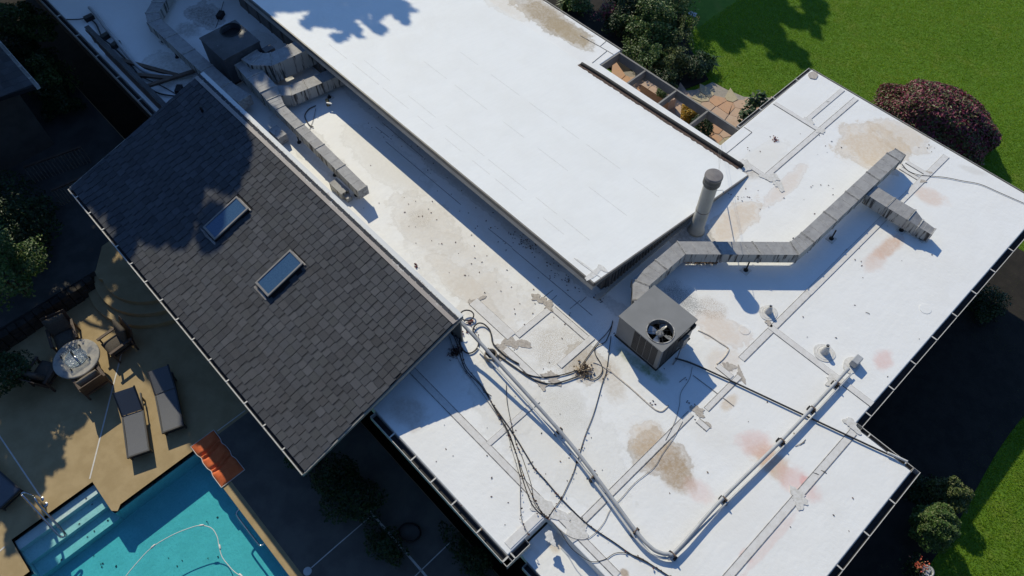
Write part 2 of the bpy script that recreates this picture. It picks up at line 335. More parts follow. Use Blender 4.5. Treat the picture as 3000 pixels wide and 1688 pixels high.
MT['fluecap'] = mat('galvanised_cap', (.19,.17,.16), (.24,.22,.205), 5, .5, metal=.3)
MT['meshband'] = mat('dark_mesh_band', (.07,.065,.055), (.17,.165,.15), 60, .7)
MT['rust'] = mat('rusted_strap', (.13,.09,.07), (.2,.14,.1), 20, .8)
MT['deck'] = mat('sand_patio_concrete', (.37,.275,.145), (.43,.325,.18), 2.2, .9, c3=(.27,.2,.11), scale3=60, lo3=.55, hi3=.75, bmp=.3, bscale=120)
MT['deckshade'] = mat('shade_darkened_concrete', (.11,.1,.088), (.15,.137,.118), 1.5, .9, bmp=.25, bscale=100)  # patio concrete darkened to stand for the court's shade
MT['joint'] = mat('pale_joint_strip', (.6,.58,.55), (.68,.66,.62), 10, .7)
MT['poolplaster'] = mat('pool_plaster', (.62,.66,.64), (.70,.73,.71), 2, .8, c3=(.55,.6,.58), scale3=18, lo3=.5, hi3=.7, bmp=.5, bscale=7, bdist=.03)
MT['coping'] = mat('dark_waterline_tile', (.05,.06,.065), (.08,.09,.095), 12, .4)
MT['steel'] = mat('polished_steel', (.55,.55,.56), (.6,.6,.61), 8, .16, metal=1)
MT['ground'] = mat('dark_earth', (.014,.012,.010), (.024,.02,.016), 3, .95, bmp=.5, bscale=30)
MT['lawn'] = mat('lawn_soil_and_thatch', (.08,.16,.01), (.1,.2,.014), 5, .95, c3=(.15,.2,.025), scale3=1.2, lo3=.5, hi3=.8, bmp=.8, bscale=60)
MT['stone'] = mat('flagstone', (.42,.27,.17), (.5,.36,.24), 1.7, .85, c3=(.36,.33,.24), scale3=1.1, lo3=.5, hi3=.7, bmp=.4, bscale=25)
MT['grout'] = mat('flagstone_grout', (.3,.27,.22), (.36,.32,.27), 12, .95)
MT['beam'] = mat('grey_painted_beam', (.20,.19,.175), (.25,.24,.22), 4, .75, c3=(.33,.31,.28), scale3=9, lo3=.6, hi3=.8)
MT['wood'] = mat('dark_teak', (.07,.045,.033), (.11,.075,.055), 8, .6, stretch=(6,1,1))
MT['cushion'] = mat('brown_cushion_fabric', (.085,.072,.058), (.11,.095,.078), 30, .95, bmp=.3, bscale=200)
MT['cushionlt'] = mat('taupe_cushion_fabric', (.2,.17,.135), (.25,.215,.17), 30, .95, bmp=.3, bscale=200)
MT['sling'] = mat('grey_sling_fabric', (.13,.135,.15), (.17,.175,.19), 120, .85, bmp=.4, bscale=300)
MT['rake'] = mat('beige_rake_paint', (.26,.245,.215), (.31,.295,.26), 4, .6)
MT['eavegutter'] = mat('worn_eave_gutter', (.40,.385,.35), (.47,.455,.42), 5, .5, c3=(.22,.2,.17), scale3=9)
MT['frame'] = mat('charcoal_frame', (.035,.035,.038), (.05,.05,.053), 6, .5)
MT['orange'] = mat('orange_canvas', (.72,.15,.045), (.8,.19,.065), 6, .85, bmp=.3, bscale=150)
MT['piping'] = mat('white_piping', (.62,.6,.56), (.7,.68,.64), 10, .8)
MT['tabletop'] = mat('marbled_table_top', (.30,.29,.27), (.42,.39,.34), 5, .25, c3=(.16,.17,.19), scale3=3.5, lo3=.5, hi3=.66, spec=.6)
MT['bark'] = mat('bark', (.07,.05,.035), (.11,.085,.06), 10, .95, bmp=.8, bscale=20)
MT['palebark'] = mat('pale_bark', (.16,.14,.12), (.22,.2,.17), 10, .95)
MT['white'] = mat('white_plastic', (.7,.7,.68), (.74,.74,.72), 6, .5)
MT['insul'] = mat('white_pipe_wrap', (.6,.59,.56), (.7,.69,.66), 14, .8)
MT['dead'] = leafmat('dead_leaf', ((.06,.035,.03),(.1,.05,.04),(.03,.022,.02),(.14,.085,.05),(.08,.03,.035)), .8, .05)
MT['litter'] = leafmat('leaf_litter', ((.28,.15,.06),(.2,.1,.04),(.36,.24,.12),(.12,.06,.03),(.42,.33,.2)), .85, .1)
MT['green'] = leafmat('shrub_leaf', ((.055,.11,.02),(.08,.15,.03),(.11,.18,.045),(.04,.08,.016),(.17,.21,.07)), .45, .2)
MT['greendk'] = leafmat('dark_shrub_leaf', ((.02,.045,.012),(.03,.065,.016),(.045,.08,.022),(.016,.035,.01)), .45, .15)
MT['olive'] = leafmat('olive_shrub_leaf', ((.085,.12,.028),(.12,.155,.042),(.06,.09,.02),(.17,.18,.07)), .5, .2)
MT['maple'] = leafmat('burgundy_leaf', ((.24,.045,.075),(.13,.045,.05),(.34,.06,.11),(.15,.14,.06),(.21,.18,.08),(.09,.08,.04),(.3,.08,.11),(.13,.16,.06)), .45, .2)
MT['yellow'] = leafmat('golden_leaf', ((.5,.28,.02),(.6,.36,.03),(.4,.25,.03),(.25,.2,.04)), .5, .25)
MT['red'] = leafmat('coral_flower', ((.6,.14,.08),(.5,.09,.06),(.65,.24,.14)), .5, .2)
MT['grass'] = leafmat('grass_blade', ((.21,.38,.012),(.26,.42,.016),(.3,.43,.02),(.17,.33,.01),(.36,.43,.045)), .6, .45, ((.17,.32,.01),(.46,.46,.07)))
MT['treeleaf'] = leafmat('tree_leaf', ((.03,.05,.014),(.04,.07,.018),(.05,.08,.02)), .5, .2)
# ================================================================ SITE
def smooth(t): t = max(0, min(1, t)); return t*t*(3-2*t)
ZL = -2.42
def zlawn(x, y): return ZL+.03*math.sin(x*.7)*math.sin(y*.5+1)
mb = MB(); mb.add([(-160,-160,-4.1),(160,-160,-4.1),(160,160,-4.1),(-160,160,-4.1)], [(0,1,2,3)])
props(mb.build('ground', MT['ground']), kind='structure')
# lawn sheet, gently rising to the south-east
xs = [-30+.6*i for i in range(84)]; ys = [-2+.6*j for j in range(70)]
vs = [(x, y, zlawn(x, y)) for y in ys for x in xs]; nx = len(xs)
def inhouse(x, y): return x < .6 and y < 12.2
fs = [(j*nx+i, j*nx+i+1, (j+1)*nx+i+1, (j+1)*nx+i) for j in range(len(ys)-1) for i in range(nx-1) if not inhouse(xs[i+1], ys[j+1])]
props(MB().add(vs, fs).build('lawn', MT['lawn'], smooth=True), kind='structure')

# ---- planting bed between the roof and the lawn
bedpoly = [(-24,12.4)]+[tuple(P(*q, ZL)[:2]) for q in ((1960,285),(2010,262),(2075,236),(2050,190),(2018,140),(2008,80),(2000,20),(1985,-60))]+[(-24,20.5)]
mb = MB().prism(bedpoly, ZL-.2, ZL+.045); props(mb.build('planting_bed', MT['ground']), kind='structure')
def inpoly(x, y, poly):
    c = False; n = len(poly)
    for i in range(n):
        (x1, y1), (x2, y2) = poly[i], poly[i-1]
        if (y1 > y) != (y2 > y) and x < (x2-x1)*(y-y1)/(y2-y1)+x1: c = not c
    return c
xs2 = [-.7+.3*i for i in range(13)]; ys2 = [2.2+.4*j for j in range(38)]; nv = len(xs2)
xe = lambda y: (2.75+.12*math.sin(y*.9)) if y > 8.3 else 3.3
vs2 = [(min(x, xe(y)), y, zlawn(min(x, xe(y)), y)+.035) for y in ys2 for x in xs2]
props(MB().add(vs2, [(j*nv+i,j*nv+i+1,(j+1)*nv+i+1,(j+1)*nv+i) for j in range(len(ys2)-1) for i in range(nv-1)]).build('mulch_bed', MT['ground'], smooth=True), kind='structure')  # mulch sheet out to the roof's shadow line, its black painting that shade
# ---- flagstone terrace under the pergola
terpoly = [(-11.6,10.2),(-5.0,10.2),(-5.0,17.6)]+[tuple(P(*q, ZL+.06)[:2]) for q in ((2330,300),(2262,286),(2180,283),(2130,262),(2088,240),(2040,262),(1985,268),(1930,236),(1880,205))]+[(-11.6,13.4)]
ter = MB().prism(terpoly, ZL-.2, ZL+.05).build('flagstone_terrace', MT['grout']); props(ter, kind='structure')
def clip(poly, px, py, nx_, ny_):
    out = []; n = len(poly)
    for i in range(n):
        a, b = poly[i], poly[(i+1)%n]; da = (a[0]-px)*nx_+(a[1]-py)*ny_; db = (b[0]-px)*nx_+(b[1]-py)*ny_
        if da <= 0: out.append(a)
        if da*db < 0: t = da/(da-db); out.append((a[0]+(b[0]-a[0])*t, a[1]+(b[1]-a[1])*t))
    return out
g = random.Random(4); seeds = []
while len(seeds) < 300:
    q = (g.uniform(-11.6,-5), g.uniform(11.8,17.6))
    if inpoly(*q, terpoly) and all((q[0]-s[0])**2+(q[1]-s[1])**2 > g.uniform(.055,.15) for s in seeds): seeds.append(q)
    elif g.random() < .0003: break
stone_cols = [((.50,.29,.17),(.44,.26,.16)),((.50,.35,.24),(.54,.4,.29)),((.42,.36,.23),(.46,.39,.26)),((.54,.37,.25),(.5,.35,.25)),((.56,.33,.19),(.5,.31,.2)),((.47,.33,.25),(.42,.31,.24))]
stone_m = [mat('flagstone_tone', a, b, 3, .85, bmp=.5, bscale=18, c3=tuple(x*.7 for x in a), scale3=8, lo3=.55, hi3=.8) for a, b in stone_cols]
for i, s in enumerate(seeds):
    poly = [(s[0]-1.2,s[1]-1.2),(s[0]+1.2,s[1]-1.2),(s[0]+1.2,s[1]+1.2),(s[0]-1.2,s[1]+1.2)]
    for j, t in enumerate(seeds):
        if i != j and abs(t[0]-s[0]) < 2.4 and abs(t[1]-s[1]) < 2.4:
            poly = clip(poly, (s[0]+t[0])/2, (s[1]+t[1])/2, t[0]-s[0], t[1]-s[1])
            if len(poly) < 3: break
    if len(poly) < 3: continue
    if not all(inpoly(p[0], p[1], terpoly) or True for p in poly): continue
    cx = sum(p[0] for p in poly)/len(poly); cy = sum(p[1] for p in poly)/len(poly)
    poly = [(cx+(p[0]-cx)*.955+g.uniform(-.012,.012), cy+(p[1]-cy)*.955+g.uniform(-.012,.012)) for p in poly]
    if not inpoly(cx, cy, terpoly) or sum(inpoly(p[0], p[1], terpoly) for p in poly) < len(poly)-1: continue
    MB().prism(poly, ZL+.04, ZL+.065+g.uniform(-.006,.006)).build('flagstone', stone_m[g.choices(range(6), (4,3,3,4,3,2))[0]], ter, bevel=.006)

# ---- patio slab round the pool
AX0, AX1, AY0, AY1, PY = -10.12, -9.27, -4.42, -2.66, -.72   # alcove and pool edges
Z0 = -2.78
deck = MB(); zs = (Z0, Z0-.18)
rects = [(-30,1.4,PY,2.3),(-30,AX0,-12,PY),(AX0,AX1,AY1,PY),(AX0,AX1,-12,AY0)]
for x0, x1, y0, y1 in rects: deck.bx(x0, x1, y0, y1, Z0-.18, Z0)
deck.add([(AX1,AY1,Z0),(AX1+.09,AY1+.09,Z0),(AX1,AY1+.2,Z0)], [(0,1,2)])
patio = deck.build('patio', MT['deck']); props(patio, kind='structure')
# control joints: pale strips let into the concrete
for pts, w in ((((388,916),(334,1121),(263,1403)),.03),(((-40,1220),(118,1455)),.028),(((718,1203),(637,1263)),.02),(((1083,1497),(1250,1690)),.045),(((1093,1507),(985,1600),(912,1664)),.02),(((1318,1590),(1210,1694)),.02),(((-30,1640),(14,1602)),.03)):
    q = [P(u, v, Z0) for u, v in pts]; mb = MB()
    for a, b in zip(q, q[1:]):
        t = (b-a).normalized(); n_ = Vector((-t.y, t.x, 0))*w*.5
        mb.hexa([a-n_-Vector((0,0,.02)), b-n_-Vector((0,0,.02)), b+n_-Vector((0,0,.02)), a+n_-Vector((0,0,.02))], [a-n_+Vector((0,0,.004)), b-n_+Vector((0,0,.004)), b+n_+Vector((0,0,.004)), a+n_+Vector((0,0,.004))])
    mb.build('joint_strip', MT['joint'], patio)
# side court: dark sheet on the slab, shade painted into its colour
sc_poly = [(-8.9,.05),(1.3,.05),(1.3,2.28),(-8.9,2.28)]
props(MB().prism([(-9.22,-.52),(1.38,-.52),(1.38,2.29),(-9.22,2.29)], Z0-.01, Z0+.0035).build('court_shade_sheet', MT['deckshade']), kind='structure')

# ---- swimming pool
pool = thing('swimming_pool', (-7,-4,Z0-.62), 'turquoise swimming pool with a stepped entry bay beside the tan patio', 'pool')
zb = Z0-.62; e = .002
outl = [(AX0,AY0),(AX1,AY0),(AX1,-12),(2,-12),(2,PY),(AX1,PY),(AX1,AY1),(AX0,AY1)]
mb = MB(); n = len(outl)
vs = [(x,y,zb) for x,y in outl]+[(x,y,Z0-.07) for x,y in outl]
mb.add(vs, [tuple(range(n))]+[((i+1)%n,i,n+i,n+(i+1)%n) for i in range(n)])
mb.build('pool_shell', MT['poolplaster'], pool)
mb = MB(); mb.add([(x,y,Z0-.075) for x,y in outl]+[(x,y,Z0-.002) for x,y in outl], [((i+1)%n,i,n+i,n+(i+1)%n) for i in range(n)]); mb.build('waterline_band', MT['coping'], pool)
for i in range(3):
    MB().bx(AX0+.003, (-9.89,-9.58,-9.25)[i], AY0+.003, AY1-.003, zb+.002, Z0-(.13,.28,.42)[i]).build('pool_step', MT['poolplaster'], pool)
mw_, nt, bs, N, L = nodes('pool_water'); nt.nodes.remove(bs); out = nt.nodes['Material Output']
tr = N('ShaderNodeBsdfTransparent'); gl = N('ShaderNodeBsdfGlossy'); gl.inputs['Roughness'].default_value = .02; fr = N('ShaderNodeLayerWeight'); fr.inputs[0].default_value = .5
mx = N('ShaderNodeMixShader'); pw = N('ShaderNodeMath'); pw.operation = 'POWER'; L(fr.outputs['Facing'], pw.inputs[0]); pw.inputs[1].default_value = 4; ma = N('ShaderNodeMath'); ma.operation = 'MULTIPLY_ADD'; L(pw.outputs[0], ma.inputs[0]); ma.inputs[1].default_value = .6; ma.inputs[2].default_value = .025; L(ma.outputs[0], mx.inputs[0]); L(tr.outputs[0], mx.inputs[1]); L(gl.outputs[0], mx.inputs[2]); L(mx.outputs[0], out.inputs[0])
bp = N('ShaderNodeBump'); bp.inputs['Strength'].default_value = .5; bp.inputs['Distance'].default_value = .03; L(noise(nt, 5, 4, .6, posn(nt), .6).outputs[0], bp.inputs['Height']); L(bp.outputs[0], gl.inputs['Normal']); L(bp.outputs[0], fr.inputs['Normal'])
va = N('ShaderNodeVolumeAbsorption'); va.inputs[0].default_value = (.02,.83,.89,1); va.inputs[1].default_value = 1.25; L(va.outputs[0], out.inputs['Volume'])
mb = MB(); i4 = .004
ol = [(AX0+i4,AY0+i4),(AX1+i4,AY0+i4),(AX1+i4,-12+i4),(2-i4,-12+i4),(2-i4,PY-i4),(AX1+i4,PY-i4),(AX1+i4,AY1-i4),(AX0+i4,AY1-i4)]
mb.prism(ol, zb+.004, Z0-.065); mb.build('water', mw_, pool)
gp = np.random.default_rng(77); pl_ = []
for u, v, n in ((600,1535,3),(300,1640,4),(520,1650,3),(640,1650,2),(350,1660,2)):
    for _ in range(n): q = P(u+gp.normal()*14, v+gp.normal()*12, zb+.012); pl_.append((q.x,q.y,q.z))
for u, v, d in ((276,1556,.41),(256,1573,.41),(316,1525,.41),(180,1640,.41),(270,1478,.27),(232,1535,.27),(252,1460,.12)): q = P(u, v, Z0-d); pl_.append((q.x,q.y,q.z))
props(leaves('sunken_leaves', pl_, .05, MT['dead'], None, .6, 3, 'stuff'), 'dark leaves sunk on the pool floor and steps', 'leaves')
# handrail over the steps
rail = thing('pool_handrail', P(127,1471,Z0), 'polished steel handrail bent over the pool entry steps', 'handrail')
a1, a2 = P(121,1463,Z0), P(133,1479,Z0)
p1 = [a1, a1+Vector((0,0,.2)), P(108,1456,Z0+.45), P(74,1444,Z0+.66), P(64,1449,Z0+.68), P(80,1466,Z0+.62), P(165,1560,Z0+.02), P(180,1573,Z0-.08), P(190,1570,Z0-.1), P(188,1560,Z0-.02), P(120,1486,Z0+.5), P(106,1466,Z0+.62), P(101,1456,Z0+.6), P(112,1462,Z0+.4), a2+Vector((0,0,.15)), a2]
MB().tube(curve(p1, 5), .024, 10).build('rail_tube', MT['steel'], rail, smooth=True)
for a in (a1, a2): MB().lathe([(.055,0),(.055,.012),(.03,.022)], a, 20).build('base_flange', MT['steel'], rail, smooth=False)
grab = MB().tube(curve([P(701,1493,Z0-.03), P(695,1500,Z0-.03), P(695,1512,Z0-.03), P(727,1556,Z0-.03), P(755,1592,Z0-.03), P(763,1599,Z0-.03), P(773,1595,Z0-.03)], 5), .019, 8).build('grab_bar', MT['steel'], None, smooth=True)
props(grab, 'thin steel grab bar on the long pool wall', 'grab bar')
hose = thing('pool_hose', P(585,1540,Z0-.1), 'white floating cleaner hose curving across the pool water', 'hose')
hp = [P(u, v, Z0-.06) for u, v in ((360,1700),(392,1660),(443,1606),(505,1568),(560,1546),(590,1540),(620,1548),(636,1572),(641,1596),(650,1630),(668,1655),(690,1678),(720,1695))]
MB().tube(curve(hp, 5), .009, 8).build('hose_tube', MT['white'], hose, smooth=True)
for (u, v), (u2, v2) in (((443,1606),(452,1598)),((584,1540),(594,1539)),((643,1597),(645,1607)),((702,1682),(710,1690))):
    a, b = P(u, v, Z0-.058), P(u2, v2, Z0-.058); d = (b-a).normalized()
    MB().tube([a-d*.01, a+d*.02, b, b+d*.03], [.012,.021,.021,.012], 10).build('float', MT['white'], hose, smooth=True)
dc = MB().lathe([(.085,0),(.085,.008),(.078,.012),(0.001,.012)], P(901,1674,Z0+.003), 24).build('drain_cover', MT['conduitw']); props(dc, 'round pale skimmer lid set in the shaded paving', 'lid')
# ================================================================ HOUSE
house = thing('flat_roof_house', (-8,8,Z0), 'low house with stepped white flat roofs, dark shingle wing and steel flue', 'house')
deckpoly = [(-30,3.19),(-15.3,3.19),(-15.3,2.22),(-2.455,2.22),(-2.455,3.14),(1.375,3.14),(1.375,8.36),(.2,8.36),(.2,15.9),(-5.86,15.9),(-5.82,12.17),(-9.65,12.17),(-9.65,12.96),(-30,12.97)]
lower = MB().prism(deckpoly, -.3, 0).build('lower_roof', MT['roof'], house, bevel=.02)
wallpoly = [(-30,3.7),(-14.6,3.7),(-14.6,3.1),(-2.9,3.1),(-2.9,3.6),(.9,3.6),(.9,7.9),(-.25,7.9),(-.25,15.4),(-5.4,15.4),(-5.4,10.4),(-9.9,10.4),(-9.9,12.5),(-30,12.5)]
MB().prism(wallpoly, -3.3, -.3).build('wall', MT['dkstucco'], house)
MB().bx(-14.3,-7.6,1.75,4.2,-2.9,.12).build('wall', MT['dkstucco'], house)
step = MB().bx(-2.42,1.3,2.44,3.16,-.5,-.3).build('step_roof', MT['roof'], house)
# upper roof, falling to the north-east
UY0, UY1, UZ0, UZ1, UX = 6.70, 11.86, .95, .02, -4.82
def zu(y): return UZ0+(y-UY0)*(UZ1-UZ0)/(UY1-UY0)
upper = MB().hexa([(-30,UY0,UZ0-.09),(UX,UY0,UZ0-.09),(UX,UY1,UZ1-.015),(-30,UY1,UZ1-.015)], [(-30,UY0,UZ0),(UX,UY0,UZ0),(UX,UY1,UZ1),(-30,UY1,UZ1)]).build('upper_roof', MT['roofup'], house)
MB().bx(-30,UX+.012,UY0-.035,UY0-.002,UZ0-.10,UZ0+.004).build('drip_edge', MT['fasciadk'], upper)
MB().bx(-30,UX-.01,UY0-.025,UY0+.02,UZ0-.25,UZ0-.103).build('fascia', MT['fascia'], upper)
MB().hexa([(UX+.002,UY0,UZ0-.10),(UX+.03,UY0,UZ0-.10),(UX+.03,UY1,UZ1-.06),(UX+.002,UY1,UZ1-.06)], [(UX+.002,UY0,UZ0+.003),(UX+.03,UY0,UZ0+.003),(UX+.03,UY1,UZ1+.003),(UX+.002,UY1,UZ1+.003)]).build('fascia', MT['fasciadk'], upper)
# soffit and recessed walls below the upper roof
MB().bx(-30,UX-.02,UY0+.02,7.25,UZ0-.25,UZ0-.225).build('soffit', MT['fascia'], upper)
MB().bx(-30,-4.98,7.2,7.3,0,.75).build('wall', MT['siding'], house)
MB().bx(-17.9,-13.95,6.86,7.2,0,.7).build('wall', MT['siding'], house)
for i in range(7): MB().bx(-17.5+i*.55,-17.46+i*.55,6.84,6.858,0,.7).build('wall_batten', MT['siding'], house)
mb = MB().hexa([(-5.0,7.3,0),(-4.93,7.3,0),(-4.93,11.5,0),(-5.0,11.5,0)], [(-5.0,7.3,zu(7.3)-.1),(-4.93,7.3,zu(7.3)-.1),(-4.93,11.5,zu(11.5)-.03),(-5.0,11.5,zu(11.5)-.03)])
fw_ = mb.build('front_wall', MT['siding'], house)
mb = MB(); y = 7.33
while y < 10.9:
    mb.bx(-4.932,-4.905,y,y+.045,.02,zu(y)-.1); y += .095
mb.build('siding_rib', MT['siding'], fw_, kind='stuff')
MB().bx(-4.93,-4.84,6.95,11.2,0,.05).build('base_flashing', MT['fascia'], house)
# drain hose and debris along the low edge of the upper roof
q = [Vector((-9.95,11.81,.05)), Vector((-9.2,11.85,.05)), Vector((-7.8,11.875,.05)), Vector((-6.4,11.92,.05)), Vector((-5.15,11.955,.055)), Vector((-5.09,11.95,.03))]
MB().tube(curve(q, 6), .05, 8).build('drain_hose', MT['black'], upper, smooth=True)
g = random.Random(3); pts = []; n_ = 90
for k in range(n_+1): t = k/n_; pts.append((-9.98+t*4.9, 11.73+t*.13-g.uniform(.015,.05)))
mb = MB(); mb.prism(pts+[(-5.08,11.94),(-9.98,11.80)], lambda p: zu(min(p[1],UY1))+.0, lambda p: zu(min(p[1],UY1))+.008)
mb.build('dirt_strip', mat('brown_debris', (.07,.05,.045), (.16,.11,.09), 25, .95, bmp=.8, bscale=40), upper)

MT['dirtbead'] = mat('grubby_mastic_bead', (.5,.44,.38), (.62,.58,.52), 12, .8, c3=(.33,.24,.17), scale3=10)
# ---------------- seam tapes, patches and seam lines on the white roof
def strip(px, w, z=.0035, th=.006, m='tape', name='seam_tape', par=None, ext=0):
    a, b = P(*px[0]), P(*px[1])
    if abs(b.x-a.x) > abs(b.y-a.y): a.y = b.y = (a.y+b.y)/2      # tapes are laid square to the house
    else: a.x = b.x = (a.x+b.x)/2
    t = (b-a).normalized(); a -= t*ext; b += t*ext; s = Vector((-t.y,t.x,0))*w*.5
    return MB().hexa([a-s+Vector((0,0,z-.003)),b-s+Vector((0,0,z-.003)),b+s+Vector((0,0,z-.003)),a+s+Vector((0,0,z-.003))],[a-s+Vector((0,0,z+th)),b-s+Vector((0,0,z+th)),b+s+Vector((0,0,z+th)),a+s+Vector((0,0,z+th))])
lv = 0
for px, w in ((((2167,1049),(2373,862)),0.136),(((2373,862),(2768,455)),0.136),(((2256,955),(2553,1188)),0.120),(((2128,1700),(2497,1265)),0.136),(((2240,525),(2505,288)),0.120),(((2361,353),(2470,264)),0.104),(((2268,303),(2404,385)),0.096),
              (((1180,1055),(1610,1499)),0.136),(((1640,1510),(1808,1688)),0.120),(((1431,1303),(1575,1173)),0.096),(((1637,1072),(1738,990)),0.120),(((1695,1537),(2025,1212)),0.120),(((2075,1205),(2160,1098)),0.104),(((1385,885),(1500,985)),0.208),(((1607,909),(1515,985)),0.120),
              (((1618,905),(1730,998)),0.120),(((1482,1021),(1575,1115)),0.136),(((2170,470),(2260,530)),0.104),(((2655,475),(2722,515)),0.096),(((2640,490),(2700,535)),0.096),(((2043,1232),(2075,1258)),0.104),(((2095,1078),(2150,1100)),0.104)):
    lv = (lv+1) % 4; o = strip(px, w, .0035+lv*.0022); o.build('seam_tape', MT['tape'], lower)
    for sg in (-1, 1):
        a, b = P(*px[0]), P(*px[1])
        if abs(b.x-a.x) > abs(b.y-a.y): a.y = b.y = (a.y+b.y)/2; s = Vector((0,1,0))
        else: a.x = b.x = (a.x+b.x)/2; s = Vector((1,0,0))
        c = a+s*sg*w*.5; d = b+s*sg*w*.5; wv = .006
        MB().hexa([c-s*wv,d-s*wv,d+s*wv,c+s*wv],[c-s*wv+Vector((0,0,.0125)),d-s*wv+Vector((0,0,.0125)),d+s*wv+Vector((0,0,.0125)),c+s*wv+Vector((0,0,.0125))]).build('seam_line', MT['seam'], lower)
# worn tape along the step, cracked joints in the shaded roof
a, b = Vector((-2.56,2.30,0)), Vector((-2.56,3.05,0)); MB().bx(-2.64,-2.49,2.32,3.1,0,.012).build('seam_tape', MT['tape'], lower)
for k, px in enumerate((((1100,372),(1140,403)),((1130,415),(1350,600)),((1430,670),(1500,725)),((1500,728),(1652,855)),((1652,855),(1735,925)),((1620,850),(1590,873)),((1631,866),(1605,890)),((1700,888),(1718,870)),((1670,905),(1700,880)),((1120,360),(1240,462)),((2038,410),(2100,450)),((2128,450),(2203,388)),((2180,373),(2203,388)),((1758,137),(1797,160)),((1776,121),(1757,137)),((1778,150),(1735,185)),((1700,105),(1758,137)),((2000+1240*.3885,563+430*.3885),(2427,790)),((2030,1100),(2150,1190)))):
    a, b = P(*px[0]), P(*px[1]); t = (b-a).normalized(); s = Vector((-t.y,t.x,0))*.006; zt = .004+.0004*k
    MB().hexa([a-s,b-s,b+s,a+s],[p+Vector((0,0,zt)) for p in (a-s,b-s,b+s,a+s)]).build('seam_line', MT['seam'], lower)
# faint lap lines of the upper roof sheets
for y_, x0, x1 in ((7.15,-14,-6),(7.45,-13,-6.2),(9.6,-12,-5.2),(8.6,-12.2,-6)):
    x = x0
    while x < x1:
        L_ = rnd.uniform(.5,1.3); z = zu(y_)
        MB().hexa([(x,y_-.003,z-.002),(x+L_,y_-.003,z-.002),(x+L_,y_+.003,zu(y_+.003)-.002),(x,y_+.003,zu(y_+.003)-.002)],[(x,y_-.003,z+.003),(x+L_,y_-.003,z+.003),(x+L_,y_+.003,z+.002),(x,y_+.003,z+.002)]).build('lap_line', MT['palepatch'], upper); x += L_+rnd.uniform(.1,.7)
patches = [(2135,1075,.13,.08,0),(2170,1100,.14,.07,-.7),(2065,1245,.09,.08,0),(2045,1205,.12,.1,0),(1510,1005,.22,.13,.6),(1470,1020,.12,.08,.3),(1478,1040,.1,.13,0),(1400,880,.15,.06,1.4),(1378,885,.05,.05,0),(1575,875,.13,.09,.5),(1608,897,.12,.09,0),(1595,880,.08,.05,0),
           (1618,1108,.17,.12,.5),(1588,1127,.1,.09,0),(2720,507,.06,.06,0),(2703,532,.055,.055,0),(2252,948,.07,.06,0),(1815,815,.05,.05,0)]
for i, (u, v, a, b, r) in enumerate(patches):
    MB().prism(rag(P(u, v), a, b, 36, .55, r, i), .001, .0065+.0006*i).build('roof_patch', MT['patch'], lower)
for i, (u, v, a, b, r) in enumerate([(2340,1460,.16,.14,0),(1600,1490,.3,.16,.4),(1690,1545,.24,.16,0),(2255,520,.2,.12,.3),(2282,545,.14,.1,0),(2370,355,.12,.09,0),(2404,385,.1,.09,0),(2495,1245,.14,.1,0),(2437,1118,.12,.12,0),(2180,490,.14,.2,.5),(1612,1578,.12,.07,0)]):
    MB().prism(rag(P(u, v), a, b, 36, .5, r, 40+i), .001, .0135+.0005*i).build('roof_patch', MT['palepatch'], lower)
MB().prism(rag(P(1738,805,.9), .07,.22, 14, .25, .1, 77), lambda p: zu(p[1]), lambda p: zu(p[1])+.006).build('roof_patch', MT['palepatch'], upper)
MB().prism(rag(P(1765,790,.85), .14,.05, 14, .25, 0, 78), lambda p: zu(p[1]), lambda p: zu(p[1])+.0075).build('roof_patch', MT['palepatch'], upper)
MB().prism(rag(P(1720,785,.9), .3,.025, 14, .25, .05, 79), lambda p: zu(p[1]), lambda p: zu(p[1])+.009).build('roof_patch', MT['palepatch'], upper)
q = P(2382,222); MB().prism(rag(q, .11,.15, 14, .15, .2, 80), .001, .02).build('corner_patch', MT['patch'], lower)

for px in (((1780,1078),(1800,1098),(1850,1140),(1900,1185),(1922,1202),(1938,1206),(1950,1198),(1958,1188)),((2045,968),(2080,985),(2110,1005),(2130,1018),(2134,1028),(2120,1050),(2100,1068)),((1790,1092),(1760,1070),(1738,1062))):
    MB().tube([(q.x,q.y,.003) for q in curve([P(u, v) for u, v in px], 5)], .017, 8).build('mastic_bead', MT['dirtbead'], lower, smooth=True)
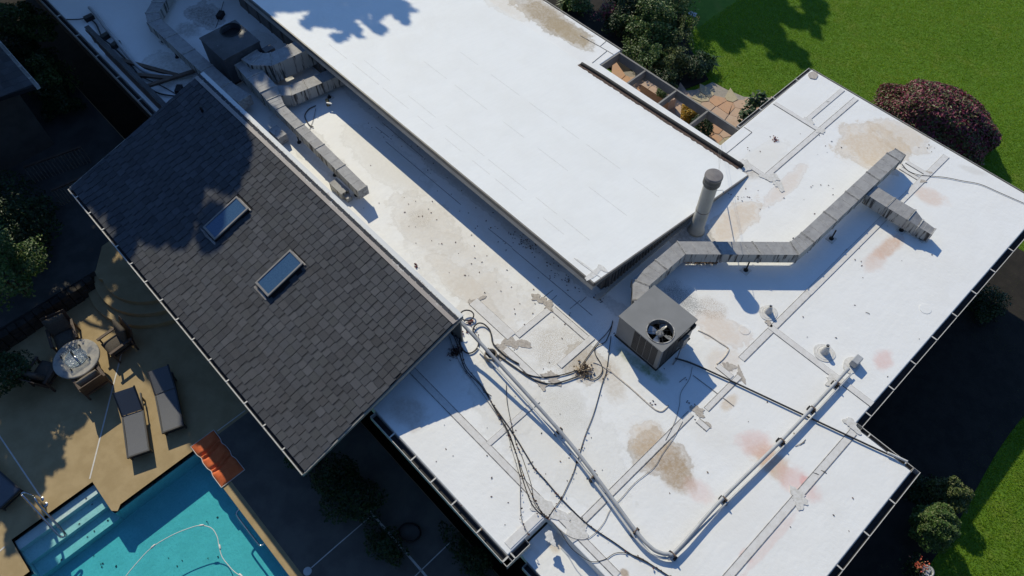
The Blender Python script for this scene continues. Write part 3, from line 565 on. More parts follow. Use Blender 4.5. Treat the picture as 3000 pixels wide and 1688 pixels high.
# ---------------- gutters
def gutter(a, b, nrm, w=.13, dep=.16, zt=-.02, lip=.012, hang=None, inside=True, mt='gutter'):
    a, b, nrm = Vector((a[0],a[1],0)), Vector((b[0],b[1],0)), Vector((nrm[0],nrm[1],0))
    prof = [(.004,zt),(.004,zt-dep),(w,zt-dep),(w,zt),(w-lip,zt),(w-lip,zt-.012),(w-.008,zt-.012),(w-.008,zt-dep+.008),(.01,zt-dep+.008),(.01,zt)]
    o = MB().sweep([a+nrm*d+Vector((0,0,z)) for d, z in prof], a, b).build('gutter', MT[mt], house)
    t = (b-a).normalized(); s = Vector((0,0,zt-dep+.014))
    if inside: MB().hexa([a+nrm*.012+s-Vector((0,0,.005)),b+nrm*.012+s-Vector((0,0,.005)),b+nrm*(w-.01)+s-Vector((0,0,.005)),a+nrm*(w-.01)+s-Vector((0,0,.005))],[a+nrm*.012+s,b+nrm*.012+s,b+nrm*(w-.01)+s,a+nrm*(w-.01)+s]).build('gutter_sludge', MT['gutterin'], o)  # debris floor, coloured dark to carry the shade inside the gutter
    ln_ = [(w-.022,zt-dep+.016),(w-.0085,zt-dep+.016),(w-.0085,zt-.014),(w-.012,zt-.014)]
    MB().sweep([a+t*.006+nrm*d+Vector((0,0,z)) for d, z in ln_], a+t*.006, b-t*.006).build('gutter_shade_liner', MT['gutterin'], o)  # dark liner painting shade on the inner face of the outer wall
    for c in (a, b):
        e = c+t*(.002 if c is a else -.002); MB().hexa([e+nrm*.004-t*.002+Vector((0,0,zt-dep)),e+nrm*w-t*.002+Vector((0,0,zt-dep)),e+nrm*w+t*.002+Vector((0,0,zt-dep)),e+nrm*.004+t*.002+Vector((0,0,zt-dep))],[e+nrm*.004-t*.002+Vector((0,0,zt-.002)),e+nrm*w-t*.002+Vector((0,0,zt-.002)),e+nrm*w+t*.002+Vector((0,0,zt-.002)),e+nrm*.004+t*.002+Vector((0,0,zt-.002))]).build('end_cap', MT['gutter'], o)
    L_ = (b-a).length
    for d in (hang or []):
        c = a+t*d
        MB().hexa([c-t*.012+nrm*.0+Vector((0,0,zt-.004)),c+t*.012+nrm*.0+Vector((0,0,zt-.004)),c+t*.012+nrm*(w-.004)+Vector((0,0,zt-.004)),c-t*.012+nrm*(w-.004)+Vector((0,0,zt-.004))],[p+Vector((0,0,.012)) for p in (c-t*.012,c+t*.012,c+t*.012+nrm*(w-.004),c-t*.012+nrm*(w-.004))] if False else [c-t*.012+Vector((0,0,zt+.008)),c+t*.012+Vector((0,0,zt+.008)),c+t*.012+nrm*(w-.004)+Vector((0,0,zt+.008)),c-t*.012+nrm*(w-.004)+Vector((0,0,zt+.008))]).build('hanger', MT['gutter'], o)
    return o
gutter((.2,8.47),(.2,15.95),(1,0), hang=[.3+.78*i for i in range(10)])
gutter((1.375,2.6),(1.375,8.47),(1,0), hang=[.25+.8*i for i in range(7)])
gutter((.33,8.36),(1.37,8.36),(0,1), w=.11, dep=.1, hang=[.17,.9], inside=False)
gutter((-2.33,2.22),(-6.0,2.22),(0,-1), w=.14, hang=[.1,.75,1.4,1.95,2.5,3.1])
gutter((-2.455,2.08),(-2.455,2.62),(1,0), w=.13, hang=[.2])
gutter((-5.86,15.93),(-5.86,12.98),(-1,0), w=.10, dep=.1, hang=[.6,1.55,2.1,2.95], inside=False)
gutter((1.3,2.44),(-2.2,2.44),(0,-1), zt=-.32, hang=[.9,1.8,2.7])
gutter((-15.5,3.19),(-30,3.19),(0,-1), w=.13, hang=[1+1.1*i for i in range(9)])
MB().bx(-5.87,.21,15.902,15.925,-.2,.008).build('drip_edge', MT['fasciadk'], lower)
MB().bx(-5.87,.21,15.926,15.945,-.2,-.004).build('drip_edge', MT['gutter'], lower)
MB().bx(-30,-9.645,12.975,13.0,-.2,.006).build('drip_edge', MT['fasciadk'], lower)
MB().bx(-30,-9.645,13.001,13.02,-.2,-.006).build('drip_edge', MT['fascia'], lower)

# ---------------- shingle wing
SX0, SX1, SY0, SY1 = -14.96, -5.94, .62, 4.19
def zs_(y): return (y-.53)*SK
sroof = MB().hexa([(SX0,SY0,zs_(SY0)-.14),(SX1,SY0,zs_(SY0)-.14),(SX1,SY1,zs_(SY1)-.14),(SX0,SY1,zs_(SY1)-.14)],[(SX0,SY0,zs_(SY0)-.022),(SX1,SY0,zs_(SY0)-.022),(SX1,SY1,zs_(SY1)-.022),(SX0,SY1,zs_(SY1)-.022)]).build('shingle_roof', MT['felt'], house)
tabs = []; EX = .1525; g = random.Random(21); nrow = 24
for i in range(nrow+1):
    y0 = SY0-.012+i*EX; x = SX0-g.uniform(0,.16); last = SX0
    while x < SX1-.03:
        w = g.choice((.15,.165,.165,.18,.2)); x1 = min(x+w, SX1-.002); x0 = max(x, SX0)
        if x1-x0 > .04: tabs.append((x0, x1, y0, g.random() < .42, g.uniform(-.004,.004)))
        x = x1+.0125
def tabgeo(x0, x1, y0, dbl, dz, org=(0,0,0)):
    mb = MB(); y1 = min(y0+EX+.025, SY1+.0); ch = .007; th = .015+dz*.5
    def zz(y): return zs_(y)-.016
    poly = [(x0+ch,y0+.002),(x1-.004,y0),(x1,y0+.012),(x1,y1),(x0,y1),(x0,y0+ch)]
    lift = lambda p: zz(p[1])+.003+th*(1-(p[1]-y0)/(y1-y0)*.82)
    mb.prism([(a-org[0],b-org[1]) for a, b in poly], lambda p: zz(p[1]+org[1])-.0-org[2], lambda p: lift((p[0],p[1]+org[1]))-org[2])
    if dbl:                                                     # narrow exposed strip of the under-layer beside the tab
        xs_ = x0+.012
        mb.v = [((v[0]+.024 if v[0]+org[0] < x0+.02 else v[0]), v[1], v[2]) for v in mb.v]
        lf2 = lambda p: zz(p[1])+.003+th*.45*(1-(p[1]-y0)/(y1-y0)*.8)
        mb.prism([(x0-org[0],y0+.004-org[1]),(x0+.016-org[0],y0+.004-org[1]),(x0+.016-org[0],y1-.01-org[1]),(x0-org[0],y1-.01-org[1])], lambda p: zz(p[1]+org[1])-org[2], lambda p: lf2((p[0],p[1]+org[1]))-org[2])
    return mb
tabs = [t for t in tabs if not any(sx0 < (t[0]+t[1])/2 < sx1 and 2.12 < t[2]+.08 < 3.0 for sx0, sx1 in ((-11.5,-11.03),(-9.57,-9.1)))]
tabs.sort(key=lambda t: Q(((t[0]+t[1])/2, t[2], zs_(t[2])))[2])
for t in tabs[:300]: tabgeo(*t).build('shingle', MT['shingle'], sroof)
mb = MB()
for t in tabs[300:]:
    h = tabgeo(*t); mb.add(h.v, h.f)
mb.build('shingle', MT['shingle'], sroof, kind='stuff')
# starter / ridge course and capping
mb = MB().hexa([(SX0,4.12,zs_(4.12)-.004),(SX1+.02,4.12,zs_(4.12)-.004),(SX1+.02,4.375,zs_(4.15)+.0),(SX0,4.375,zs_(4.15)+.0)],[(SX0,4.12,zs_(4.12)+.01),(SX1+.02,4.12,zs_(4.12)+.01),(SX1+.02,4.375,zs_(4.15)+.022),(SX0,4.375,zs_(4.15)+.022)])
capmb = MB(); gq = random.Random(8); npt = 160; lo = [(SX0+(SX1+.02-SX0)*k/npt, 4.145+gq.uniform(0,.018)) for k in range(npt+1)]
cap_ = mb.build('ridge_capping', MT['cap'], sroof)
MB().bx(SX0,SX1-.06,4.34,4.37,0,zs_(4.15)-.02).build('back_wall', MT['rake'], house)
for x in (SX1, SX0-.03):
    MB().hexa([(x,SY0-.03,zs_(SY0)-.085),(x+.03,SY0-.03,zs_(SY0)-.085),(x+.03,4.36,zs_(4.12)-.075),(x,4.36,zs_(4.12)-.075)],[(x,SY0-.03,zs_(SY0-.03)-.012),(x+.03,SY0-.03,zs_(SY0-.03)-.012),(x+.03,4.36,zs_(4.17)-.012),(x,4.36,zs_(4.17)-.012)]).build('rake_board', MT['rake'], sroof)
gutter((SX0,.625),(SX1+.02,.625),(0,-1), w=.095, dep=.1, zt=zs_(.60)-.012, lip=.022, mt='eavegutter', hang=[.35+.62*i for i in range(14)])
# skylights
def skylight(x0, x1, y0, y1):
    up = .085
    def ring(i, dz): return [(x0+i,y0+i,zs_(y0+i)+dz),(x1-i,y0+i,zs_(y0+i)+dz),(x1-i,y1-i,zs_(y1-i)+dz),(x0+i,y1-i,zs_(y1-i)+dz)]
    s = MB().hexa(ring(.012,-.03), ring(.012,up-.01)).build('skylight', MT['black'], house)
    for a, b, c, d in ((x0,x1,y0,y0+.04),(x0,x1,y1-.035,y1),(x0,x0+.033,y0+.0402,y1-.0352),(x1-.033,x1,y0+.0402,y1-.0352)):
        MB().hexa([(a,c,zs_(c)+up-.02),(b,c,zs_(c)+up-.02),(b,d,zs_(d)+up-.02),(a,d,zs_(d)+up-.02)],[(a,c,zs_(c)+up+.015),(b,c,zs_(c)+up+.015),(b,d,zs_(d)+up+.015),(a,d,zs_(d)+up+.015)]).build('frame', MT['alu'], s)
    MB().hexa([(p[0],p[1],p[2]-.008) for p in ring(.03,up)], ring(.03,up)).build('pane', MT['glass'], s)
    MB().prism(rag(((x0+x1)/2-.02,y0-.035), (x1-x0)*.55,.03,20,.3,0,int(-x0*10)), lambda p: zs_(p[1])-.01, lambda p: zs_(p[1])+.012).build('apron_flashing', MT['flash'], s)
    MB().bx(x0+.03,x1+.02,y1+.0,y1+.03,zs_(y1)-.02,zs_(y1)+.03).build('head_flashing', MT['flash'], s)
k_ = .90                                        # raised frame: corrected for its height
skylight(-11.47,-11.02,2.07,2.97); skylight(-9.55,-9.10,2.09,2.99)
MB().lathe([(.03,0),(.03,.16),(.022,.165)], (-14.0,3.72,zs_(3.72)-.02), 12).build('vent_pipe', MT['black'], house, smooth=True)

# ---------------- flue and vent cones
fx, fy = -4.62, 9.80
flue = MB().lathe([(.19,0),(.17,.06),(.146,.1),(.145,1.46),(.15,1.5)], (fx,fy,0), 32).build('flue', MT['flue'], house, smooth=True)
MB().lathe([(.1495,.70),(.1495,.725)], (fx,fy,0), 32).build('joint_ring', MT['fluecap'], flue)
MB().lathe([(.15,1.47),(.178,1.52),(.178,1.60)], (fx,fy,0), 32).build('mesh_band', MT['meshband'], flue, smooth=False)
MB().lathe([(.1785,1.60),(.1785,1.612)], (fx,fy,0), 32).build('band_ring', MT['fluecap'], flue)
MB().lathe([(.176,1.612),(.176,1.70)], (fx,fy,0), 32).build('mesh_band', MT['meshband'], flue)
MB().lathe([(.182,1.70),(.182,1.745),(.17,1.76),(.001,1.768)], (fx,fy,0), 32).build('flue_cap', MT['fluecap'], flue)
tp = Vector((fx+.02,fy+.12,1.765))
for q in (P(2107,393), P(2118,396)): MB().tube([tp, (tp+q)/2-Vector((0,0,.02)), q], .002, 5).build('guy_wire', MT['greycable'], flue)
MB().tube([(fx+.1,fy+.1,1.3), P(2118,557,.2)], .009, 6).build('stay_rod', MT['conduitw'], flue)
for i, (u, v, s) in enumerate(((2250,914,1.0),(2414,1031,1.12))):
    c = P(u, v); vp = MB().lathe([(.085*s,0),(.075*s,.05*s),(.045*s,.15*s),(.04*s,.21*s),(.03*s,.21*s),(.03*s,.12*s)], c, 20, caps=False).build('vent_pipe', MT['palepatch'], house, smooth=True)
    MB().lathe([(.0298*s,.17*s),(.001,.17*s)], c, 20, caps=False).build('vent_bore', MT['black'], vp)
    MB().prism(rag(c+Vector((.02,-.02,0)), .18*s,.18*s,26,.06,0,i), .001, .012).build('flashing_skirt', MT['palepatch'], vp)
    MB().lathe([(.14*s,.012),(.13*s,.018),(.12*s,.013)], c+Vector((.02,-.02,0)), 26, caps=False).build('mastic_ring', MT['tape'], vp)
for u, v, r in ((2182,967,.11),(2711,905,.12)): MB().lathe([(r,.001),(r,.006),(r*.93,.007)], P(u, v), 28).build('round_patch', MT['roof'], lower)

# ---------------- pergola over the terrace
perg = thing('pergola', (-7.7,12.6,ZL), 'grey open pergola of five beams over the flagstone terrace', 'pergola')
MB().bx(-9.64,-5.84,12.855,12.90,-.26,-.005).build('long_beam', MT['beam'], perg)
for x in (P(1890,206).x, P(1983,263).x, P(2075,323).x): MB().bx(x-.022,x+.022,12.18,12.85,-.2,-.012).build('cross_beam', MT['beam'], perg)
MB().bx(-9.64,-9.6,12.19,12.85,-.26,-.01).build('cross_beam', MT['beam'], perg)
MB().bx(-5.95,-5.85,12.8,12.9,ZL,-.27).build('post', MT['beam'], perg)
# grey roof-edge trim facing the terrace
MB().bx(-9.648,-9.642,12.18,12.95,-.28,-.03).build('edge_trim', MT['beam'], house)
# ================================================================ ROOF PLANT
def ac_unit(x0, x1, y0, y1, zb, zt, label, body, fan=True, fc=None, fr=.25, louv=True):
    a = thing('air_conditioner', ((x0+x1)/2,(y0+y1)/2,0), label, 'air conditioner', 'rooftop air conditioners')
    MB().bx(x0+.05,x1-.05,y0+.05,y1-.05,0,zb).build('curb', MT['palepatch'], a)
    MB().bx(x0-.015,x1+.015,y0-.015,y1+.015,zb-.035,zb).build('base_rail', MT['black'], a)
    t = zt-.035
    # cabinet: solid walls, open dark top well for the fan
    cab = MB(); th = .03
    cab.bx(x0,x1,y0,y0+th,zb,t); cab.bx(x0,x1,y1-th,y1,zb,t); cab.bx(x0,x0+th,y0+th,y1-th,zb,t); cab.bx(x1-th,x1,y0+th,y1-th,zb,t)
    cab.build('cabinet', body, a, bevel=.006)
    MB().bx(x0+th,x1-th,y0+th,y1-th,zb+.02,zb+.05).build('sump', MT['black'], a)
    # lid with a round opening
    n = 48; cx, cy = fc; ci = []; sq = []
    X0, X1, Y0, Y1 = x0-.015, x1+.015, y0-.015, y1+.015
    for k in range(n):
        an = 2*math.pi*k/n; dx, dy = math.cos(an), math.sin(an); ci.append((cx+fr*dx, cy+fr*dy))
        s = min((X1-cx)/dx if dx > 1e-9 else 1e9, (X0-cx)/dx if dx < -1e-9 else 1e9, (Y1-cy)/dy if dy > 1e-9 else 1e9, (Y0-cy)/dy if dy < -1e-9 else 1e9); sq.append((cx+dx*s, cy+dy*s))
    for q in ((X0,Y0),(X1,Y0),(X1,Y1),(X0,Y1)):
        k = min(range(n), key=lambda i: (sq[i][0]-q[0])**2+(sq[i][1]-q[1])**2); sq[k] = q
    vs = [(p[0],p[1],zt) for p in ci]+[(p[0],p[1],zt) for p in sq]+[(p[0],p[1],t) for p in sq]+[(p[0],p[1],t-.12) for p in ci]
    fs = []
    for k in range(n):
        j = (k+1) % n; fs += [(k,n+k,n+j,j), (n+k,2*n+k,2*n+j,n+j), (k,j,3*n+j,3*n+k), (3*n+k,3*n+j,2*n+j,2*n+k)]
    MB().add(vs, fs).build('lid', body, a)
    MB().lathe([(fr+.012,0),(fr+.014,.012),(fr-.004,.012),(fr-.006,0)], (cx,cy,zt), 48, caps=False).build('fan_ring', MT['flange'] if fan else MT['black'], a)
    if fan:
        f = MB().lathe([(.075,0),(.075,.03),(.05,.045),(.001,.045)], (cx,cy,zt-.10), 20).build('fan_motor', MT['acbody'], a, smooth=False)
        for k in range(4):
            an = k*math.pi/2+.35; mb = MB(); rows = []
            for r_, w_ in ((.06,.06),(.12,.15),(.18,.21),(.228,.2)):
                rows.append([(cx+r_*math.cos(an+s*w_/2/r_*.62)-0, cy+r_*math.sin(an+s*w_/2/r_*.62), zt-.085-s*.035) for s in (-1,0,1)])
            v = [p for rr in rows for p in rr]; mb.add(v, [(i*3+j,(i+1)*3+j,(i+1)*3+j+1,i*3+j+1) for i in range(3) for j in range(2)])
            mb.build('fan_blade', MT['blade'], a, smooth=True)
        mb = MB()
        for k in range(8):
            an = k*math.pi/4+.1; mb.tube([(cx+.05*math.cos(an),cy+.05*math.sin(an),zt+.02),(cx+(fr+.015)*math.cos(an),cy+(fr+.015)*math.sin(an),zt+.012)], .0035, 5)
        for r_ in (.05,.12,.19): mb.tube([(cx+r_*math.cos(2*math.pi*k/24),cy+r_*math.sin(2*math.pi*k/24),zt+.019) for k in range(24)], .002, 4, closed=True)
        mb.build('fan_guard', MT['black'], a)
    else:
        MB().lathe([(fr*.98,-.14),(.001,-.15)], (cx,cy,zt), 24, caps=False).build('fan_well', MT['black'], a)
    if louv:
        # coil openings, four bays on the south face and three on the east face
        xa = x0+(x1-x0)*.37; bw = (x1-.075-xa)/4
        for k in range(4):
            p = MB().bx(xa+k*bw+.008, xa+(k+1)*bw-.008, y0-.006, y0+.012, zb+.04, t-.03).build('coil_panel', MT['black'], a)
            mb = MB()
            for j in range(9): zz = zb+.06+j*(t-zb-.13)/8; mb.hexa([(xa+k*bw+.01,y0-.012,zz),(xa+(k+1)*bw-.01,y0-.012,zz),(xa+(k+1)*bw-.01,y0-.007,zz+.018),(xa+k*bw+.01,y0-.007,zz+.018)],[(xa+k*bw+.01,y0-.010,zz+.004),(xa+(k+1)*bw-.01,y0-.010,zz+.004),(xa+(k+1)*bw-.01,y0-.0065,zz+.022),(xa+k*bw+.01,y0-.0065,zz+.022)])
            mb.build('louver_blades', MT['frame'], p)
        for k in range(3):
            MB().bx(x1-.012, x1+.006, y0+.07+k*.17, y0+.07+k*.17+.155, zb+.04, t-.03).build('coil_panel', MT['black'], a)
        MB().bx(x1,x1+.07,y0+.62,y0+.78,zb+.1,zb+.42).build('isolator_box', body, a, bevel=.006)
        MB().bx(x1,x1+.05,y1-.13,y1-.03,t-.16,t-.06).build('junction_box', MT['black'], a)
        MB().tube([(x1+.035,y0+.45,t-.1),(x1+.035,y1-.04,t-.1)], .018, 8).build('suction_pipe', MT['black'], a, smooth=True)
        MB().tube(curve([(x1+.035,y0+.7,zb+.1),(x1+.04,y0+.66,zb-.02),(x1+.1,y0+.52,.04),(x1+.12,y0+.38,.02)],4), .012, 7).build('flex_whip', MT['greycable'], a, smooth=True)
    return a
fc = P(1935,971,.855)
ac1 = ac_unit(-4.015,-2.985,6.55,7.53,.15,.855, 'grey boxy air conditioner with exposed fan blades beside the flue', MT['acbody'], True, (fc.x,fc.y), .25)
f2 = P(676,88,.9)
ac2 = ac_unit(-16.28,-15.2,5.0,5.98,.15,.9, 'dark shaded air conditioner with an empty round fan opening', MT['acshade'], False, (f2.x,f2.y), .25, louv=False)
MB().bx(-15.15,-14.95,5.95,6.2,.1,.72).build('hood', MT['acshade'], ac2)
MB().bx(-16.36,-16.24,5.1,5.75,.3,.85).build('side_door', MT['acshade'], ac2)

def duct(name, pts, w, zt, h, label, legs=(), start_cap=True, flanges=None, grp='galvanised roof ducts', ribs=True, seg=.8):
    """box duct along pts ((x, y[, ztop[, w[, h]]]) each); straight pieces, raised joints, posts"""
    q = []
    for p in pts: q.append((p[0], p[1], p[2] if len(p) > 2 else zt, p[3] if len(p) > 3 else w, p[4] if len(p) > 4 else h))
    d = thing(name, (q[0][0],q[0][1],0), label, 'duct', grp)
    n = len(q); fr = []
    for i in range(n):
        t = Vector((q[min(i+1,n-1)][0]-q[max(i-1,0)][0], q[min(i+1,n-1)][1]-q[max(i-1,0)][1], 0))
        if 0 < i < n-1:
            a = Vector((q[i][0]-q[i-1][0], q[i][1]-q[i-1][1], 0)).normalized(); b = Vector((q[i+1][0]-q[i][0], q[i+1][1]-q[i][1], 0)).normalized()
            t = (a+b).normalized(); k = 1/max(.5, t.dot(b))
        else: t.normalize(); k = 1
        s = Vector((-t.y,t.x,0))*q[i][3]*.5*k; fr.append((Vector((q[i][0],q[i][1],0)), s, q[i][2], q[i][4]))
    for i in range(n-1):
        (c0,s0,z0,h0),(c1,s1,z1,h1) = fr[i], fr[i+1]
        L_ = (c1-c0).length; m_ = max(1, round(L_/seg)) if L_ > .7 else 1
        for j in range(m_):
            f0, f1 = j/m_, (j+1)/m_; lerp = lambda a, b, f: a+(b-a)*f
            A, B = lerp(c0,c1,f0), lerp(c0,c1,f1); sa, sb = lerp(s0,s1,f0), lerp(s0,s1,f1); za, zb = lerp(z0,z1,f0), lerp(z0,z1,f1); ha, hb = lerp(h0,h1,f0), lerp(h0,h1,f1)
            dz = lambda v, z: v+Vector((0,0,z)); t_ = (B-A).normalized()*.004
            sec = MB().hexa([dz(A-sa+t_,za-ha),dz(B-sb-t_,zb-hb),dz(B+sb-t_,zb-hb),dz(A+sa+t_,za-ha)],[dz(A-sa+t_,za),dz(B-sb-t_,zb),dz(B+sb-t_,zb),dz(A+sa+t_,za)]).build('duct_section', MT['duct'], d)
            if ribs and (B-A).length > .3:
                for f in (.36,.7):
                    c = A+(B-A)*f; s_ = lerp(sa,sb,f); tt = (B-A).normalized()*.004; zz = lerp(za,zb,f)
                    MB().hexa([dz(c-s_-tt,zz-.002),dz(c-s_+tt,zz-.002),dz(c+s_+tt,zz-.002),dz(c+s_-tt,zz-.002)],[dz(c-s_-tt,zz+.003),dz(c-s_+tt,zz+.003),dz(c+s_+tt,zz+.003),dz(c+s_-tt,zz+.003)]).build('stiffener_bead', MT['ductseal'], sec)
            e_ = .009; tt = (B-A).normalized()
            ends = [(A,sa,za,ha)] if (i > 0 or j > 0 or start_cap) else []
            if i == n-2 and j == m_-1: ends.append((B,sb,zb,hb))
            for (c,s_,zz,hh) in ends:
                for off, o_, mm in ((-.010,.0,'flange'),(.010,.003,'ductseal')):
                    u_ = s_.normalized()*(e_+o_); cc = c+tt*off; w2 = tt*.007; lo_ = zz-hh-e_; hi_ = zz+e_+o_*1.5
                    MB().hexa([dz(cc-s_-u_-w2,lo_),dz(cc-s_-u_+w2,lo_),dz(cc+s_+u_+w2,lo_),dz(cc+s_+u_-w2,lo_)],[dz(cc-s_-u_-w2,hi_),dz(cc-s_-u_+w2,hi_),dz(cc+s_+u_+w2,hi_),dz(cc+s_+u_-w2,hi_)]).build('flange', MT[mm], d)
    for (x, y, z) in legs:
        lg = MB().tube([(x,y,0),(x,y,z)], .016, 8).build('support_post', MT['black'], d, smooth=True)
        MB().bx(x-.09,x+.09,y-.09,y+.09,.001,.014).build('foot_plate', MT['palepatch'], lg); MB().lathe([(.05,.014),(.05,.03),(.02,.035)], (x,y,0), 14).build('foot_pad', MT['black'], lg)
    return d
dA = duct('roof_duct', [(-3.9,7.28,.5,.26),(-4.12,7.33,.5,.3),(-4.37,7.62),(-4.37,8.86),(-2.78,10.52),(-2.76,10.95),(-2.75,14.2),(-2.74,14.52,.42,.26,.26)], .325, .49, .27, 'long grey duct with two bends rising from the grey air conditioner', legs=((-3.25,9.72,.3),(-2.5,11.7,.3),(-4.45,8.3,.3),(-2.7,13.6,.3)), start_cap=False)
MB().box(P(2030,660*0+752,.05), (.5,.1,.08)).v
dB = duct('roof_duct', [(-2.58,13.08),(-2.1,13.08),(-1.62,13.1),(-1.38,13.12,.34,.24),(-1.08,13.15,.3,.2,.24)], .36, .42, .28, 'short tapering duct branching off the long grey duct', legs=((-1.6,12.98,.15),(-1.2,13.1,.1)), start_cap=False, seg=.5)
dL1 = duct('roof_duct', [(-19.6,5.9),(-18.9,5.15),(-18.62,4.82),(-18.3,4.69),(-14.95,4.72),(-14.25,4.80)], .34, .45, .27, 'shaded duct coming from the roof edge behind the shingle ridge', legs=((-17.2,4.55,.2),(-18.0,4.6,.2)), seg=.85)
dL2 = duct('roof_duct', [(-15.2,5.42,.62,.44,.4),(-14.0,5.34,.58,.42,.38),(-13.75,5.3,.5,.34,.3),(-13.4,5.24,.47),(-10.12,5.13)], .235, .45, .24, 'long narrow duct running along the valley from the dark air conditioner', legs=((-12.6,5.1,.22),(-11.2,5.1,.22),(-10.4,5.1,.22)), seg=.75)
dL3 = duct('roof_duct', [(-15.16,5.62,.72),(-14.92,5.64,.72),(-14.62,5.9,.75),(-14.52,6.9,.75)], .45, .72, .5, 'tall square duct turning into the wall under the upper roof', seg=.45)
dL4 = duct('roof_duct', [(-13.95,5.5,.46),(-13.72,5.75,.46),(-13.6,6.5,.44),(-13.55,7.15,.4)], .34, .45, .32, 'low pale duct bent towards the upper roof wall', legs=((-13.35,6.5,.1),), seg=.5)
MB().bx(-10.95,-10.5,4.80,5.0,0,.2).build('branch_box', MT['duct'], dL2); MB().bx(-10.5,-10.36,4.84,4.96,0,.12).build('branch_spout', MT['duct'], dL2)
MB().bx(-13.2,-12.8,4.72,4.95,.02,.25).build('junction_box', MT['ducttop'], dL2)

# ---------------- conduits and cables
def cable(name, px, r, m, label, cat, z=.02, n=5, sides=6, group=None, dz=None):
    pts = [P(u, v, z if dz is None else dz[i]) for i, (u, v) in enumerate(px)]
    o = MB().tube(curve(pts, n), r*1.0, sides).build(name, MT[m], None, smooth=True)
    return props(o, label, cat, group)
run = thing('conduit_run', P(1968,1628), 'white and grey pipes on small blocks bending once across the roof', 'conduit')
mp_ = [(1345,935,.62),(1360,955,.58),(1410,1008,.5),(1634,1256,.24),(1750,1402,.15),(1862,1555,.13),(1905,1602,.13),(1930,1618,.13),(1958,1623,.13),(1985,1610,.13),(2115,1463,.13),(2288,1292,.13),(2376,1199,.13),(2452,1117,.14),(2486,1080,.14)]
MB().tube(curve([P(*q) for q in mp_], 5), .034, 10).build('main_pipe', MT['conduit'], run, smooth=True)
for off, m_, r_, zz in (((-10,10),'conduitw',.016,.09),((-4,14),'conduitw',.013,.09)):
    MB().tube(curve([P(u+(off[0] if i < 8 else 12), v+(off[1] if i < 8 else 12), zz) for i, (u, v, z) in enumerate(mp_[2:])], 5), r_, 8).build('thin_pipe', MT[m_], run, smooth=True)
for (u, v, ax) in ((1636,1265,0),(1738,1400,0),(1860,1560,0),(1970,1628,1),(2120,1466,1),(2288,1296,1),(2378,1202,1),(2448,1128,1)):
    c = P(u, v, .05); s = (.06,.17,.09) if ax == 0 else (.17,.06,.09)
    b = MB().box((c.x,c.y,.045), s).build('pipe_block', MT['black'], run, bevel=.004)
    MB().box((c.x,c.y,.125), (s[0]*.3 if ax == 0 else s[0]*.62, s[1]*.62 if ax == 0 else s[1]*.3, .09)).build('pipe_strap', MT['rust'], b)
e = P(2497,1072,.0); MB().bx(e.x-.07,e.x+.07,e.y-.05,e.y+.16,.03,.2).build('weather_head', MT['conduit'], run, bevel=.02)
MB().prism(rag(e+Vector((-.02,0,0)), .15,.2,24,.1,0,5), .001,.012).build('flashing_patch', MT['palepatch'], run)
cable('refrigerant_pipe', ((1978,1050),(2030,1066),(2150,1120),(2342,1210),(2500,1284),(2600,1330),(2656,1352)), .017, 'cable', 'straight black pipe from the grey air conditioner to the roof corner', 'pipe', .04)
cable('condensate_pipe', ((2600,1326),(2640,1344),(2659,1353)), .022, 'conduitw', 'short white pipe end over the corner gutter', 'pipe', .07)
GC = 'thin cables strewn over the roof'
lab = lambda t: t
